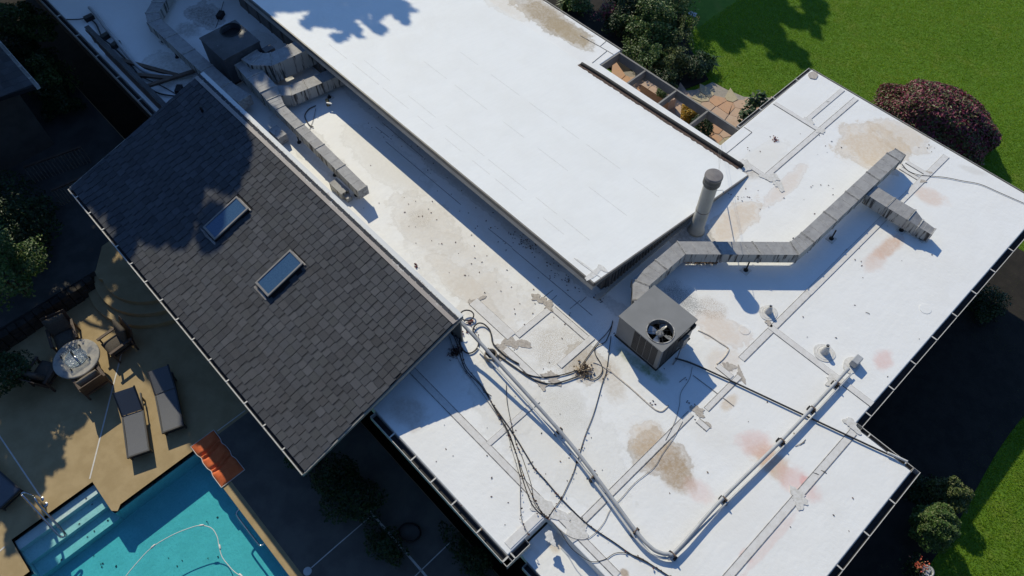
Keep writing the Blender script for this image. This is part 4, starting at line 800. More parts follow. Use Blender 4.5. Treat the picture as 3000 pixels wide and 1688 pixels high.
cset = [
 (((1322,968),(1340,1010),(1362,1080),(1405,1126),(1432,1166),(1480,1250),(1512,1330),(1530,1400),(1560,1480),(1603,1520)), .009,'cable','dark cable of the bundle falling from the shingle ridge to the roof step'),
 (((1328,970),(1350,1020),(1366,1075),(1420,1140),(1450,1200),(1490,1265),(1516,1340),(1545,1420),(1580,1490),(1605,1518)), .007,'cable','second dark cable of the bundle between ridge and step'),
 (((1316,985),(1345,1060),(1380,1110),(1418,1160),(1480,1255),(1500,1320),(1523,1400),(1524,1440),(1526,1510),(1537,1545),(1552,1570)), .006,'greycable','thin grey cable curling to the left of the roof step'),
 (((1483,1126),(1486,1180),(1500,1250),(1512,1300),(1530,1340),(1556,1420),(1566,1475),(1590,1505),(1607,1518)), .006,'cable','thin dark cable hanging straight down to the roof step'),
 (((1440,1180),(1500,1265),(1540,1330),(1566,1372),(1600,1410),(1645,1462),(1720,1535),(1800,1590),(1850,1625),(1900,1650),(1965,1692)), .011,'cable','thick dark cable running under the bent conduit to the lower edge'),
 (((1790,985),(1783,1040),(1776,1090),(1764,1125),(1740,1210),(1713,1280),(1695,1340),(1690,1350),(1680,1385),(1655,1440),(1640,1468),(1620,1495),(1606,1517)), .007,'cable','dark cable crossing the roof from the air conditioner to the step'),
 (((1795,940),(1790,965),(1780,990),(1772,1003),(1752,1012),(1742,1022),(1745,1040),(1760,1065),(1765,1085),(1755,1103),(1735,1112),(1715,1105)), .009,'cable','looping dark cable beside the dirt clump near the air conditioner'),
 (((1795,945),(1788,962),(1770,985),(1750,1005),(1725,1040),(1700,1075)), .008,'cable','straight dark cable from the air conditioner to the dirt clump'),
 (((1430,1020),(1470,1050),(1530,1090),(1580,1105),(1640,1100),(1690,1085),(1705,1078)), .012,'cable','thick dark cable sagging from the coil to the dirt clump'),
 (((1450,1035),(1500,1070),(1560,1110),(1610,1125),(1650,1118),(1690,1104),(1708,1095)), .014,'cable','thickest black cable under the sagging cables by the dirt clump'),
 (((2642,480),(2660,500),(2690,512),(2726,516),(2770,520),(2820,530),(2872,540),(2930,565),(3010,600)), .007,'cable','thin cable leaving the end of the long duct to the right'),
 (((2000,1235),(1975,1280),(1940,1330),(1915,1370),(1860,1415),(1820,1460),(1790,1490),(1770,1530),(1745,1560),(1715,1580),(1680,1577),(1650,1560),(1622,1535)), .005,'greycable','pale thin cable winding past the brown stain to the step'),
 (((1618,1530),(1640,1555),(1665,1595),(1690,1620),(1730,1645),(1770,1640),(1800,1622),(1830,1620),(1870,1632),(1900,1648)), .006,'cable','thin cable looping below the roof step'),
 (((2028,1075),(2020,1110),(1995,1150),(1990,1190),(1975,1240),(1950,1290)), .004,'cable','hair-thin cable in the shade of the air conditioner'),
 (((925,310),(905,320),(893,340),(905,365),(918,372)), .012,'cable','short black cable arcing by the brass valve in the valley'),
 (((925,318),(918,350),(905,385)), .005,'cable','thin cable dropping from the brass valve'),
 (((1400,985),(1415,1010),(1440,1035),(1470,1050)), .008,'greycable','short grey cable beside the black coil'),
]
for i, (px, r, m_, l_) in enumerate(cset): cable('cable', px, r, m_, l_, 'cable', .012+r, 5, 5, GC)
# twigs and dried vine leaves caught on the cables
vine = []
for px, r, m_, l_ in cset[:6]:
    pl = curve([P(u, v, .03) for u, v in px], 6)
    for p in pl[10:]:
        if rnd.random() < .45: vine.append((p.x+rnd.gauss(0,.015), p.y+rnd.gauss(0,.015), .035+rnd.random()*.02))
props(leaves('vine_leaves', vine, .045, MT['dead'], None, .7, .6, 'stuff'), 'dried vine leaves caught on the thin roof cables', 'dried leaves')
# coils by the ridge end
def loop(c, rx, ry, rot, a0, a1, z0, z1, n=22):
    out = []
    for k in range(n):
        t = k/(n-1); a = a0+(a1-a0)*t; x, y = rx*math.cos(a), ry*math.sin(a)
        q = P(c[0]+x*math.cos(rot)-y*math.sin(rot), c[1]+x*math.sin(rot)+y*math.cos(rot), z0+(z1-z0)*t); out.append(q)
    return out
o = MB().tube(loop((1368,924),20,15,.0,-2.6,2.6,.12,.05), .014, 8).build('cable_loop', MT['cable'], None, smooth=True); props(o, 'small black hose loop at the shingle ridge end', 'hose')
pts = [P(1349,975,.1),P(1347,1000,.05),P(1353,1020,.03),P(1368,1034,.03),P(1385,1032,.03),P(1399,1018,.03),P(1402,1000,.03),P(1395,985,.04),P(1386,970,.05),P(1390,956,.06),P(1402,947,.06),P(1418,950,.05),P(1434,966,.04),P(1440,985,.03),P(1444,1005,.03),P(1460,1024,.03),P(1485,1046,.03),P(1520,1066,.03)]
o = MB().tube(curve(pts, 6), .015, 8).build('black_hose', MT['cable'], None, smooth=True); props(o, 'thick black hose lying in an S loop below the shingle ridge', 'hose')
o = MB().tube(curve([P(1348,940,.28),P(1350,965,.18),P(1344,980,.08),P(1335,985,.05),P(1325,980,.05),P(1322,970,.08)],5), .011, 8).build('black_hose', MT['cable'], None, smooth=True); props(o, 'short black hose tucked under the shingle rake end', 'hose')
# bucket ring under the conduit
rp = P(1438,1046); bk = thing('clay_pipe_collar', rp, 'round clay pipe collar under the grey conduit', 'collar')
MB().lathe([(.12,0),(.135,.05),(.12,.13),(.10,.13),(.10,.02)], rp, 24, caps=False).build('collar_ring', mat('stained_clay', (.22,.17,.12), (.42,.37,.3), 12, .9, bmp=.5), bk, smooth=True)
MB().lathe([(.1,.03),(.001,.03)], rp, 24, caps=False).build('collar_floor', MT['black'], bk)
# dirt clump
g = np.random.default_rng(5); c = P(1712,1088)
pos = np.array(c)+g.normal(size=(260,3))*np.array((.07,.07,.025)); pos[:,2] = np.abs(pos[:,2])+.01
props(leaves('dirt_clump', pos, .05, leafmat('chalky_debris', ((.55,.45,.33),(.4,.3,.2),(.2,.15,.1),(.7,.6,.48),(.12,.09,.06)), .9, .05), None, .8, .2, 'stuff'), 'heap of pale debris and leaves on the brown stained roof', 'debris')
MB().tube([P(1716,1096,.0),P(1716,1096,.09)], .035, 8).v
g = np.random.default_rng(6); c = P(1335,1033)
pos = np.array(c)+g.normal(size=(160,3))*np.array((.05,.07,.03)); pos[:,2] = np.abs(pos[:,2])+.01
props(leaves('twig_tangle', pos, .07, MT['dead'], None, .25, .1, 'stuff'), 'tangle of dry vine twigs on the cables below the ridge', 'twigs')
g = np.random.default_rng(8); a, b = P(2012,764), P(2095,768)
t = g.uniform(0,1,(420,1)); pos = np.array(a)*(1-t)+np.array(b)*t+g.normal(size=(420,3))*np.array((.035,.035,.015)); pos[:,2] = np.abs(pos[:,2])+.008
props(leaves('leaf_drift', pos, .05, MT['litter'], None, .6, .5, 'stuff'), 'drift of rust brown leaves under the long bent duct', 'leaves')

# ---------------- shaded plant area at the back left
o = MB().tube(curve([P(262,22,.12),P(285,48,.1),P(310,82,.1),P(340,118,.1),P(372,160,.1),(P(410,200,.1)),P(455,219,.1),P(520,224,.08),P(580,210,.1)],6), .05, 10).build('insulated_pipe', MT['conduit'], None, smooth=True); props(o, 'fat lagged pipe curving across the shaded left roof', 'pipe')
cable('cable', ((265,55),(282,72),(300,110),(325,132),(360,165),(395,205),(430,250),(470,275),(545,285)), .02, 'cable', 'black cable weaving beside the lagged pipe', 'cable', .05, 6, 6, GC)
cable('cable', ((195,57),(225,57),(262,52)), .015, 'cable', 'short black cable at the shaded roof corner', 'cable', .03, 6, 6, GC)
cable('cable', ((350,180),(410,222),(470,250),(520,278),(560,300)), .012, 'cable', 'thin cable crossing the shaded roof towards the shingles', 'cable', .03, 6, 6, GC)
for i, (u, v) in enumerate(((264,58),(312,112),(342,136),(648,50),(527,268))):
    c = P(u, v); props(MB().box((c.x,c.y,.06), (.14,.24,.12), .2*i).build('rubber_block', MT['black'], None, bevel=.006), ('black rubber block under the pipe at the roof corner','black rubber block in the cable loop','black rubber block on the seam by the lagged pipe','lone black rubber block behind the dark air conditioner','black rubber block near the shingle ridge')[i], 'block', 'rubber pipe blocks')
for i, (a, b) in enumerate((((352,178),(520,224)),((396,222),(500,232)),((425,258),(590,205)))):
    p0, p1 = P(*a, .08+.05*i), P(*b, .08+.05*i); d = (p1-p0).normalized(); s = Vector((-d.y,d.x,0))*.05
    props(MB().hexa([p0-s,p1-s,p1+s,p0+s],[v_+Vector((0,0,.06)) for v_ in (p0-s,p1-s,p1+s,p0+s)]).build('timber_batten', MT['wood'], None), ('lowest loose dark batten on the shaded roof','middle loose batten under the lagged pipe','longest loose batten reaching to the shaded duct')[i], 'batten', 'loose battens')
cable('hanging_cord', ((655,5),(648,30),(640,60),(632,82)), .008, 'cable', 'thin cord hanging behind the dark air conditioner', 'cord', .05, 5, 5)
vb = thing('brass_valve', P(962,308), 'small brass valve standing on the valley roof', 'valve')
MB().lathe([(.05,0),(.05,.03),(.03,.05),(.03,.12),(.045,.13),(.045,.17),(.02,.18)], P(962,308), 14).build('valve_body', mat('tarnished_brass', (.4,.3,.13), (.25,.19,.1), 20, .4, metal=.7), vb, smooth=True)
MB().box(P(965,303,.15), (.14,.03,.03), .6).build('valve_handle', MT['white'], vb)
# loose foil flap by the dark unit
a, b, c_, d = P(765,140,.45), P(772,150,.42), P(806,170,.16), P(793,178,.12)
props(MB().add([a,b,c_,d,a-Vector((0,0,.006)),b-Vector((0,0,.006)),c_-Vector((0,0,.006)),d-Vector((0,0,.006))], [(0,1,2,3),(7,6,5,4),(0,4,5,1),(1,5,6,2),(2,6,7,3),(3,7,4,0)]).build('foil_flap', mat('torn_foil', (.6,.58,.6), (.4,.38,.42), 20, .3, metal=.5, bmp=.8, bscale=25), None), 'torn silver foil flap hanging off the dark air conditioner', 'foil')
# slatted screen along the roof edge
scr = thing('roof_screen', (-17.5,3.3,0), 'long dark slatted screen along the shaded roof edge', 'screen')
zt_ = .34
MB().hexa([(-19.45,3.30,zt_-.03),(-14.9,3.30,zt_-.03),(-14.9,3.42,zt_-.03),(-19.45,3.42,zt_-.03)],[(-19.45,3.30,zt_),(-14.9,3.30,zt_),(-14.9,3.42,zt_),(-19.45,3.42,zt_)]).build('top_rail', MT['acshade'], scr)
for i in range(7): MB().bx(-19.4+.28*i,-14.9,3.28-.0*i,3.30,zt_-.10-.085*i,zt_-.04-.085*i).build('slat', MT['wood'], scr)
for x in (-19.2,-17.8,-16.4,-15.1): MB().bx(x-.03,x+.03,3.302,3.36,0,zt_-.031).build('post', MT['wood'], scr)

# ---------------- leaves and twigs on the roof
g = np.random.default_rng(31); pos = []
def scatter(u0, v0, u1, v1, n, spread, z=.006, slope=False):
    for k in range(n):
        if u0 > 1500 and k % 5 > 2: continue
        t = g.uniform(); u, v = u0+(u1-u0)*t+g.normal()*spread, v0+(v1-v0)*t+g.normal()*spread
        pos.append(tuple(P(u, v, z)+Vector((0,0,0))))
scatter(1090,310,1280,450,70,6); scatter(1500,680,1560,730,45,10); scatter(1600,780,1700,850,25,8); scatter(1660,815,1670,825,18,4); scatter(1740,865,1760,880,14,6)
scatter(1030,300,1700,880,60,22); scatter(2170,560,2260,640,14,22); scatter(2250,570,2450,560,16,25); scatter(2090,590,2240,560,8,10); scatter(2390,415,2480,440,8,25)
scatter(1850,1300,2300,1250,18,90); scatter(2300,1400,2500,1500,10,90); scatter(1300,1250,1500,1500,14,60); scatter(2270,405,2275,410,6,3); scatter(2690,430,2775,440,8,10); scatter(2420,900,2600,1100,10,60); scatter(2300,720,2700,760,18,40)
scatter(1385,960,1400,975,10,4); scatter(1215,775,1222,785,10,4); scatter(1905,1180,1920,1190,10,5); scatter(2020,1180,2030,1190,8,6); scatter(1100,500,1400,800,30,40); scatter(1400,800,1700,1000,30,60)
scatter(2100,550,2300,400,14,40); scatter(1500,1100,1700,1400,20,60)
props(leaves('fallen_leaves', pos, .042, MT['dead'], None, .5, 2.5, 'stuff'), 'dark fallen leaves scattered over the white flat roofs', 'leaves')
pos2 = [tuple(P(u, v, .01)) for u, v in ((1345,985),(1352,975),(1375,945),(1380,940),(1372,950),(1368,975),(1218,780),(2272,409),(2268,405),(2275,412))]
pos2 = [tuple(Vector(p)+Vector((rnd.gauss(0,.03),rnd.gauss(0,.03),rnd.random()*.02))) for p in pos2 for _ in range(6)]
props(leaves('red_dead_leaves', pos2, .05, leafmat('wine_dead_leaf', ((.16,.03,.035),(.1,.025,.03),(.2,.06,.05)), .7, .05), None, .7, 1, 'stuff'), 'small clusters of wine red dead leaves on the white roof', 'leaves')
tw = MB()
for (u, v, u2, v2) in ((2330,1308,2358,1296),(2345,1304,2360,1288),(1320,224,1333,224),(2422,1387,2405,1378),(2382,1385,2400,1392),(2536,915,2548,920),(2417,300,2432,298),(1720,262,1730,268),(1990,1120,2010,1105),(2455,592,2470,587),(1415,1148,1440,1160),(1546,1360,1562,1352)):
    tw.tube([P(u, v, .008), P((u+u2)/2+1, (v+v2)/2-1, .016), P(u2, v2, .008)], .005, 5)
props(tw.build('dry_twigs', MT['bark'], None, 'stuff'), 'few dry twigs lying on the white roof', 'twigs')
# ================================================================ PATIO FURNITURE
def local(o, ang):
    ca, sa = math.cos(ang), math.sin(ang)
    return lambda x, y, z: Vector((o[0]+x*ca-y*sa, o[1]+x*sa+y*ca, o[2]+z))
def lbox(T, x0, x1, y0, y1, z0, z1): return MB().hexa([T(x0,y0,z0),T(x1,y0,z0),T(x1,y1,z0),T(x0,y1,z0)],[T(x0,y0,z1),T(x1,y0,z1),T(x1,y1,z1),T(x0,y1,z1)])
def cushion(T, x0, x1, y0, y1, z0, z1, tilt=0, puff=.03, n=8):
    """pillow-like slab; tilt leans its far end back"""
    mb = MB(); vs = []; fs = []
    for s in (0, 1):
        for j in range(n+1):
            for i in range(n+1):
                u, v = i/n, j/n; e = min(1, 5*min(u,1-u))**.5*min(1, 5*min(v,1-v))**.5; zc = (z0+z1)/2; h = (z1-z0)/2*(.35+.65*e)+puff*e*math.sin(math.pi*u)*math.sin(math.pi*v)*(1 if s else .2)
                x, y, z = x0+(x1-x0)*u, y0+(y1-y0)*v, zc+(h if s else -h); vs.append((x, y, z))
    m_ = (n+1)**2
    for j in range(n):
        for i in range(n):
            a = j*(n+1)+i; fs += [(m_+a,m_+a+1,m_+a+n+2,m_+a+n+1),(a,a+n+1,a+n+2,a+1)]
    rim = [i for i in range(n)]+[n+j*(n+1) for j in range(n)]+[n*(n+1)+n-i for i in range(n)]+[(n-j)*(n+1) for j in range(n)]
    for k in range(len(rim)): a, b = rim[k], rim[(k+1)%len(rim)]; fs.append((a,b,m_+b,m_+a))
    if tilt:
        ca, sa = math.cos(tilt), math.sin(tilt); vs = [(x0+(x-x0)*ca-(z-z0)*sa, y, z0+(x-x0)*sa+(z-z0)*ca) for x, y, z in vs]
    return mb.add([T(*v) for v in vs], fs)
def armchair(seat, back, label, light=False):
    a, b = P(*seat, -2.42), P(*back, -2.15); f = Vector((a.x-b.x, a.y-b.y, 0)); ang = math.atan2(f.y, f.x)
    o = thing('patio_armchair', (a.x,a.y,Z0), label, 'chair', 'armchairs round the fire table'); T = local((a.x,a.y,Z0), ang)
    W2, D0, D1 = .27, -.27, .28
    for y in (-W2, W2):
        for x in (D0+.02, D1-.05): lbox(T, x, x+.04, y-.02, y+.02, 0, .44 if x > 0 else .46).build('leg', MT['wood'], o)
        lbox(T, D0, D1+.02, y-.035, y+.035, .445, .475).build('armrest', MT['wood'], o, bevel=.008)
    lbox(T, D0, D1, -W2+.02, W2-.02, .2, .24).build('seat_frame', MT['wood'], o)
    mb = MB(); mb.hexa([T(D0+.03,-W2,.2),T(D0+.05,-W2,.2),T(D0+.05,W2,.2),T(D0+.03,W2,.2)],[T(D0-.13,-W2,.74),T(D0-.11,-W2,.74),T(D0-.11,W2,.74),T(D0-.13,W2,.74)]); mb.build('back_frame', MT['wood'], o)
    c = MT['cushionlt'] if light else MT['cushion']
    cushion(T, D0+.08, D1+.02, -W2+.04, W2-.04, .24, .35, 0, .03).build('seat_cushion', c, o, smooth=True)
    T2 = lambda x, y, z: T(D0+.15-x*.26-z*.96, y, .33+x*.96-z*.26)
    cushion(T2, 0, .48, -W2+.04, W2-.04, -.06, .06, 0, .03).build('back_cushion', c, o, smooth=True)
    return o
armchair((186,982),(160,935),'shaded armchair nearest the curved steps')
armchair((342,1000),(366,955),'armchair with a tufted back cushion right of the fire table')
armchair((262,1108),(288,1150),'sunlit taupe armchair between fire table and loungers', True)
armchair((124,1092),(84,1108),'dark armchair in deep shade left of the fire table')

tc = P(223,1050,-2.25); ft = thing('fire_table', (tc.x,tc.y,Z0), 'round marbled fire table with a square glass guard', 'table')
MB().lathe([(.26,0),(.3,.05),(.26,.12),(.26,.46)], (tc.x,tc.y,Z0), 32).build('pedestal', MT['frame'], ft)
MB().lathe([(.46,.48),(.505,.495),(.505,.53),(.49,.54),(.001,.54)], (tc.x,tc.y,Z0), 56).build('table_top', MT['tabletop'], ft)
MB().lathe([(.24,.541),(.24,.552),(.001,.553)], (tc.x,tc.y,Z0), 40).build('burner_tray', mat('blue_fire_glass', (.1,.14,.2), (.25,.3,.36), 60, .15, bmp=.8, bscale=120), ft)
ga, sq = .62, .22; gm, nt, bs, N, L = nodes('clear_guard_glass'); bs.inputs['Base Color'].default_value = (.7,.85,.82,1); bs.inputs['Transmission Weight'].default_value = 1; bs.inputs['Roughness'].default_value = .02; bs.inputs['Alpha'].default_value = .35
Tt = local((tc.x,tc.y,Z0), .05)
for x0, x1, y0, y1 in ((-sq,sq,-sq,-sq+.01),(-sq,sq,sq-.01,sq),(-sq,-sq+.01,-sq+.011,sq-.011),(sq-.01,sq,-sq+.011,sq-.011)): lbox(Tt, x0, x1, y0, y1, .555, .68).build('glass_panel', gm, ft)
for x in (-sq, sq):
    for y in (-sq, sq): lbox(Tt, x-.015, x+.015, y-.015, y+.015, .553, .60).build('guard_clip', MT['black'], ft)
MB().tube([Tt(-.2,0,.57), Tt(.2,0,.57)], .022, 10).build('burner_bar', MT['steel'], ft, smooth=True)

def lounger(foot, hinge, label, w=.47, back=.56, ang=38):
    f, h = P(*foot, Z0+.26), P(*hinge, Z0+.26); d = Vector((h.x-f.x, h.y-f.y, 0)); L_ = d.length; T = local((f.x,f.y,Z0), math.atan2(d.y, d.x))
    o = thing('sun_lounger', (f.x,f.y,Z0), label, 'sun lounger', 'loungers on the patio')
    hw = w/2; z = .235
    for y in (-hw, hw-.03): lbox(T, 0, L_+back*.8, y, y+.03, z-.03, z+.025).build('side_rail', MT['frame'], o)
    lbox(T, -.002, .03, -hw, hw, z-.03, z+.026).build('end_rail', MT['frame'], o)
    for x in (.05, L_+back*.6):
        for y in (-hw+.005, hw-.035): lbox(T, x, x+.035, y, y+.03, 0, z-.03).build('leg', MT['frame'], o)
        lbox(T, x+.005, x+.03, -hw+.03, hw-.03, .05, .075).build('cross_bar', MT['frame'], o)
    mb = MB(); n = 8
    vs = [T(.031+(L_-.02)*i/n, s, z+.012-.018*math.sin(math.pi*i/n)) for i in range(n+1) for s in (-hw+.031, hw-.031)]
    vs += [v-Vector((0,0,.012)) for v in vs]; k = 2*(n+1)
    fs = [(2*i,2*i+2,2*i+3,2*i+1) for i in range(n)]+[(k+2*i+1,k+2*i+3,k+2*i+2,k+2*i) for i in range(n)]+[(2*i,k+2*i,k+2*i+2,2*i+2) for i in range(n)]+[(2*i+1,2*i+3,k+2*i+3,k+2*i+1) for i in range(n)]
    mb.add(vs, fs).build('seat_sling', MT['sling'], o, smooth=False)
    a = math.radians(ang); ca, sa = math.cos(a), math.sin(a)
    B = lambda x, y, zz: T(L_+x*ca-zz*sa, y, z+.01+x*sa+zz*ca)
    MB().hexa([B(.02,-hw+.03,-.012),B(back,-hw+.03,-.012),B(back,hw-.03,-.012),B(.02,hw-.03,-.012)],[B(.02,-hw+.03,.012),B(back,-hw+.03,.012),B(back,hw-.03,.012),B(.02,hw-.03,.012)]).build('back_sling', MT['sling'], o)
    for y in (-hw+.001, hw-.031): MB().hexa([B(0,y,-.018),B(back+.02,y,-.018),B(back+.02,y+.03,-.018),B(0,y+.03,-.018)],[B(0,y,.02),B(back+.02,y,.02),B(back+.02,y+.03,.02),B(0,y+.03,.02)]).build('back_rail', MT['frame'], o)
    MB().tube([B(back*.6,0,-.02), T(L_+back*.75,0,.2)], .01, 6).build('back_prop', MT['frame'], o)
    return o
lounger((405,1331),(388,1211),'grey sling lounger with raised back in full sun')
lounger((506,1258),(484,1148),'grey sling lounger half shaded by the shingle roof', ang=22)
lounger((30,1462),(-62,1380),'navy lounger in deep shade at the pool bay corner', w=.5, ang=20)

# folded orange pool cushion over the pool edge
m0 = (-9.37,-8.12,-.74,-.17)
pm = thing('pool_mat', (-8.75,-.45,Z0), 'orange quilted pool mat with white piping at the pool edge', 'mat')
mb = MB(); nx_, ny_ = 60, 16; vs = []
def mz(u, v):
    fold = 0
    for c, wd, a in ((.27,.03,.07),(.35,.025,.065),(.6,.03,.07),(.67,.025,.065),(.31,.012,-.03),(.635,.012,-.03)): fold += a*math.exp(-((u-c-.03*math.sin(5*v))/wd)**2)
    e = min(1, 6*min(u,1-u))**.5*min(1, 5*min(v,1-v))**.5
    return .015+.085*e*(1+.12*math.sin(9*u)*math.sin(4*v+1))-fold*.9*e
for s in (0, 1):
    for j in range(ny_+1):
        for i in range(nx_+1):
            u, v = i/nx_, j/ny_; pin = .03*math.exp(-((u-.31)/.06)**2)+.03*math.exp(-((u-.63)/.06)**2)
            y = m0[2]+pin+(m0[3]-m0[2]-2*pin)*v; x = m0[0]+(m0[1]-m0[0])*u
            vs.append((x, y, Z0+(mz(u,v) if s else .008)))
k = (nx_+1)*(ny_+1); fs = []
for j in range(ny_):
    for i in range(nx_): a = j*(nx_+1)+i; fs += [(k+a,k+a+1,k+a+nx_+2,k+a+nx_+1),(a,a+nx_+1,a+nx_+2,a+1)]
rim = [i for i in range(nx_)]+[nx_+j*(nx_+1) for j in range(ny_)]+[ny_*(nx_+1)+nx_-i for i in range(nx_)]+[(ny_-j)*(nx_+1) for j in range(ny_)]
for q in range(len(rim)): a, b = rim[q], rim[(q+1)%len(rim)]; fs.append((a,b,k+b,k+a))
mb.add(vs, fs).build('mat_cover', MT['orange'], pm, smooth=True)
MB().tube([Vector(vs[i])+Vector((0,0,.012)) for i in rim], .009, 6, closed=True).build('edge_piping', MT['piping'], pm, smooth=True)

MT['pathshade'] = mat('shade_darkened_path', (.06,.058,.054), (.09,.087,.08), 1.5, .9, bmp=.25, bscale=100)  # path concrete with deep tree shade put into its colour
# ---------------- curved steps, terrace and low wall on the left
sc = Vector((-14.05,1.15,0))
terr = MB().prism([(-30,-.02),(-15.3,-.02),(-14.75,-.08),(-14.45,-.12)]+[(sc.x+1.25*math.cos(a), sc.y+1.25*math.sin(a)) for a in [math.radians(d) for d in range(255,372,9)]]+[(-12.6,2.6),(-30,2.6)], -3.0, Z0+.45).build('upper_terrace', MT['deck']); props(terr, kind='structure')
for i, r_ in enumerate((1.72,1.49)):
    st_ = MB().prism([(sc.x+r_*math.cos(a), sc.y+r_*math.sin(a)) for a in [math.radians(d) for d in range(238,384,6)]]+[(sc.x,sc.y+.6)], Z0-.02, Z0+.15*(i+1)).build('curved_step', MT['deck'], terr, bevel=.015)
MT['dkstone'] = mat('dark_wall_stone', (.03,.026,.022), (.055,.047,.04), 6, .95, bmp=.6, bscale=25)
lw = thing('garden_wall', (-14.9,-1.0,Z0), 'low dark stone retaining wall running off the curved steps', 'wall')
a, b = Vector((-14.62,-.22,0)), Vector((-14.5,-3.6,0))
mb = MB(); g = random.Random(2)
for i in range(16):
    for j in range(3):
        t0, t1 = i/16, (i+1)/16; p0 = a+(b-a)*t0; p1 = a+(b-a)*t1; x = p0.x+g.uniform(-.02,.02)
        MB().bx(x-.1,x+.1,p1.y+.006,p0.y-.006,Z0+.15*j+.004,Z0+.15*(j+1)-.004).build('wall_stone', MT['dkstone'], lw, bevel=.01)
walk = MB().prism([(-30,2.58),(-15.6,2.58),(-15.3,.4),(-14.72,-.06),(-14.72,-3.8),(-16.1,-3.8),(-16.4,-1.6),(-17,-.8),(-30,-.7)], -3.0, Z0+.46).build('garden_path', MT['pathshade']); props(walk, kind='structure')

# ---------------- neighbouring building at the far left
nb = thing('neighbouring_house', (-22,-1,Z0), 'shaded corner of a shingled house with a pale gutter at far left', 'house')
MB().prism([(-34,-6),(-19.4,-6),(-19.4,1.1),(-34,1.1)], -2.9, -.35).build('wall', MT['dkstucco'], nb)
rp_ = MB().hexa([(-34,-6,1.1),(-18.72,-6,1.1),(-18.72,1.46,-.12),(-34,1.46,-.12)],[(-34,-6,1.2),(-18.72,-6,1.2),(-18.72,1.46,-.02),(-34,1.46,-.02)]).build('roof', MT['felt'], nb)
g = random.Random(5)
for r_ in range(5):
    x = -23.4+g.uniform(0,.2)
    while x < -18.78:
        y0 = 1.46-(r_+1)*.2; z = lambda y: -.02-(y-1.46)*.1636
        x1 = min(x+.24, -18.73); MB().hexa([(x,y0-.02,z(y0-.02)),(x1,y0-.02,z(y0-.02)),(x1,y0+.2,z(y0+.2)+.002),(x,y0+.2,z(y0+.2)+.002)],[(x,y0-.02,z(y0-.02)+.008),(x1,y0-.02,z(y0-.02)+.008),(x1,y0+.2,z(y0+.2)+.024),(x,y0+.2,z(y0+.2)+.024)]).build('shingle', MT['shingle'], rp_); x = x1+.01
gt = MB().sweep([Vector((-34,1.462,-.03)),Vector((-34,1.462,-.13)),Vector((-34,1.56,-.13)),Vector((-34,1.56,-.03)),Vector((-34,1.545,-.03)),Vector((-34,1.545,-.12)),Vector((-34,1.47,-.12)),Vector((-34,1.47,-.03))],(-34,1.46,0),(-18.7,1.46,0)).build('gutter', MT['gutter'], nb)
for i in range(7): MB().bx(-19.1-.6*i,-19.07-.6*i,1.44,1.55,-.028,-.016).build('hanger', MT['gutter'], gt)
for y in (-.9,-3.2):
    wf = MB().bx(-19.42,-19.36,y-.55,y+.55,-2.0,-.8).build('window', MT['gutter'], nb); MB().bx(-19.37,-19.35,y-.48,y+.48,-1.93,-.87).build('pane', MT['glass'], wf)
rl = thing('stair_railing', (-18,1.0,Z0+.45), 'shaded timber railing with square balusters at far left', 'railing')
for a, b in (((70,492),(238,432)),((150,560),(272,508))):
    p0, p1 = P(*a, -1.75), P(*b, -1.75); d = p1-p0; n_ = 16; s = Vector((-d.y,d.x,0)).normalized()*.03
    MB().hexa([p0-s,p1-s,p1+s,p0+s],[v_+Vector((0,0,.04)) for v_ in (p0-s,p1-s,p1+s,p0+s)]).build('handrail', MT['wood'], rl)
    for k in range(n_+1):
        c = p0+d*k/n_; MB().bx(c.x-.014,c.x+.014,c.y-.014,c.y+.014,Z0+.46,-1.75).build('baluster', MT['palebark'], rl)
# garden hose coil and a small sprinkler lid
o = MB().tube([P(1200+34*math.cos(a)*(1-.02*a/6.28), 1560+28*math.sin(a)*(1-.02*a/6.28), Z0+.02+.004*a) for a in [k*.35 for k in range(100)]], .012, 5).build('garden_hose', MT['black'], None, smooth=True); props(o, 'coiled dark garden hose on the shaded side court', 'hose')
q = P(2028,42,ZL+.03); lidb = MB().box((q.x,q.y,ZL+.03), (.26,.2,.05), .3).build('valve_box_lid', MT['conduit'], None, bevel=.02); props(lidb, 'pale valve box lid at the lawn edge beside the shrubs', 'lid')
q = P(2718,1674,ZL+.3); dish = MB().lathe([(.06,0),(.09,.04),(.115,.05),(.105,.038),(.04,.02),(.001,.018)], (q.x,q.y,zlawn(q.x,q.y)+.3), 24).build('bird_bath', MT['conduit'], None, smooth=True); props(dish, 'round grey bird bath bowl in the dark bed', 'bird bath')
o = MB().tube([(q.x,q.y,zlawn(q.x,q.y)-.02),(q.x,q.y,zlawn(q.x,q.y)+.3)], .04, 10)
o = o.build('bowl_stem', MT['conduit'], dish)
# ================================================================ PLANTS
g = np.random.default_rng(99)
def shrub(name, c, r, n, size, m, label, cat='shrub', group=None, up=.35, inner=.5, lump=.3, aspect=.55, stem=True, seed=1, flat=-.35):
    zb = c[2]-r[2]*.9
    t = thing(name, (c[0],c[1],zb), label, cat, group)
    pos, d = shell(c, r, n, g, inner, lump, flat, seed)
    leaves('foliage', pos, size, m, t, aspect, up, nrm=d*.8)
    if stem:
        q = random.Random(seed); base = Vector((c[0],c[1],zb-.1))
        for k in range(5):
            a = k*1.26+q.random(); e = Vector((c[0]+r[0]*.5*math.cos(a), c[1]+r[1]*.5*math.sin(a), c[2]+r[2]*.3))
            MB().tube([base, base.lerp(e,.5)+Vector((0,0,r[2]*.15)), e], [.03,.02,.008], 5).build('stem', MT['bark'], t)
    return t
def at(u, v, z):
    if u > 1600: z -= .24                       # plants on the lawn side stand on the lower lawn level
    q = P(u, v, z); return (q.x, q.y, z)
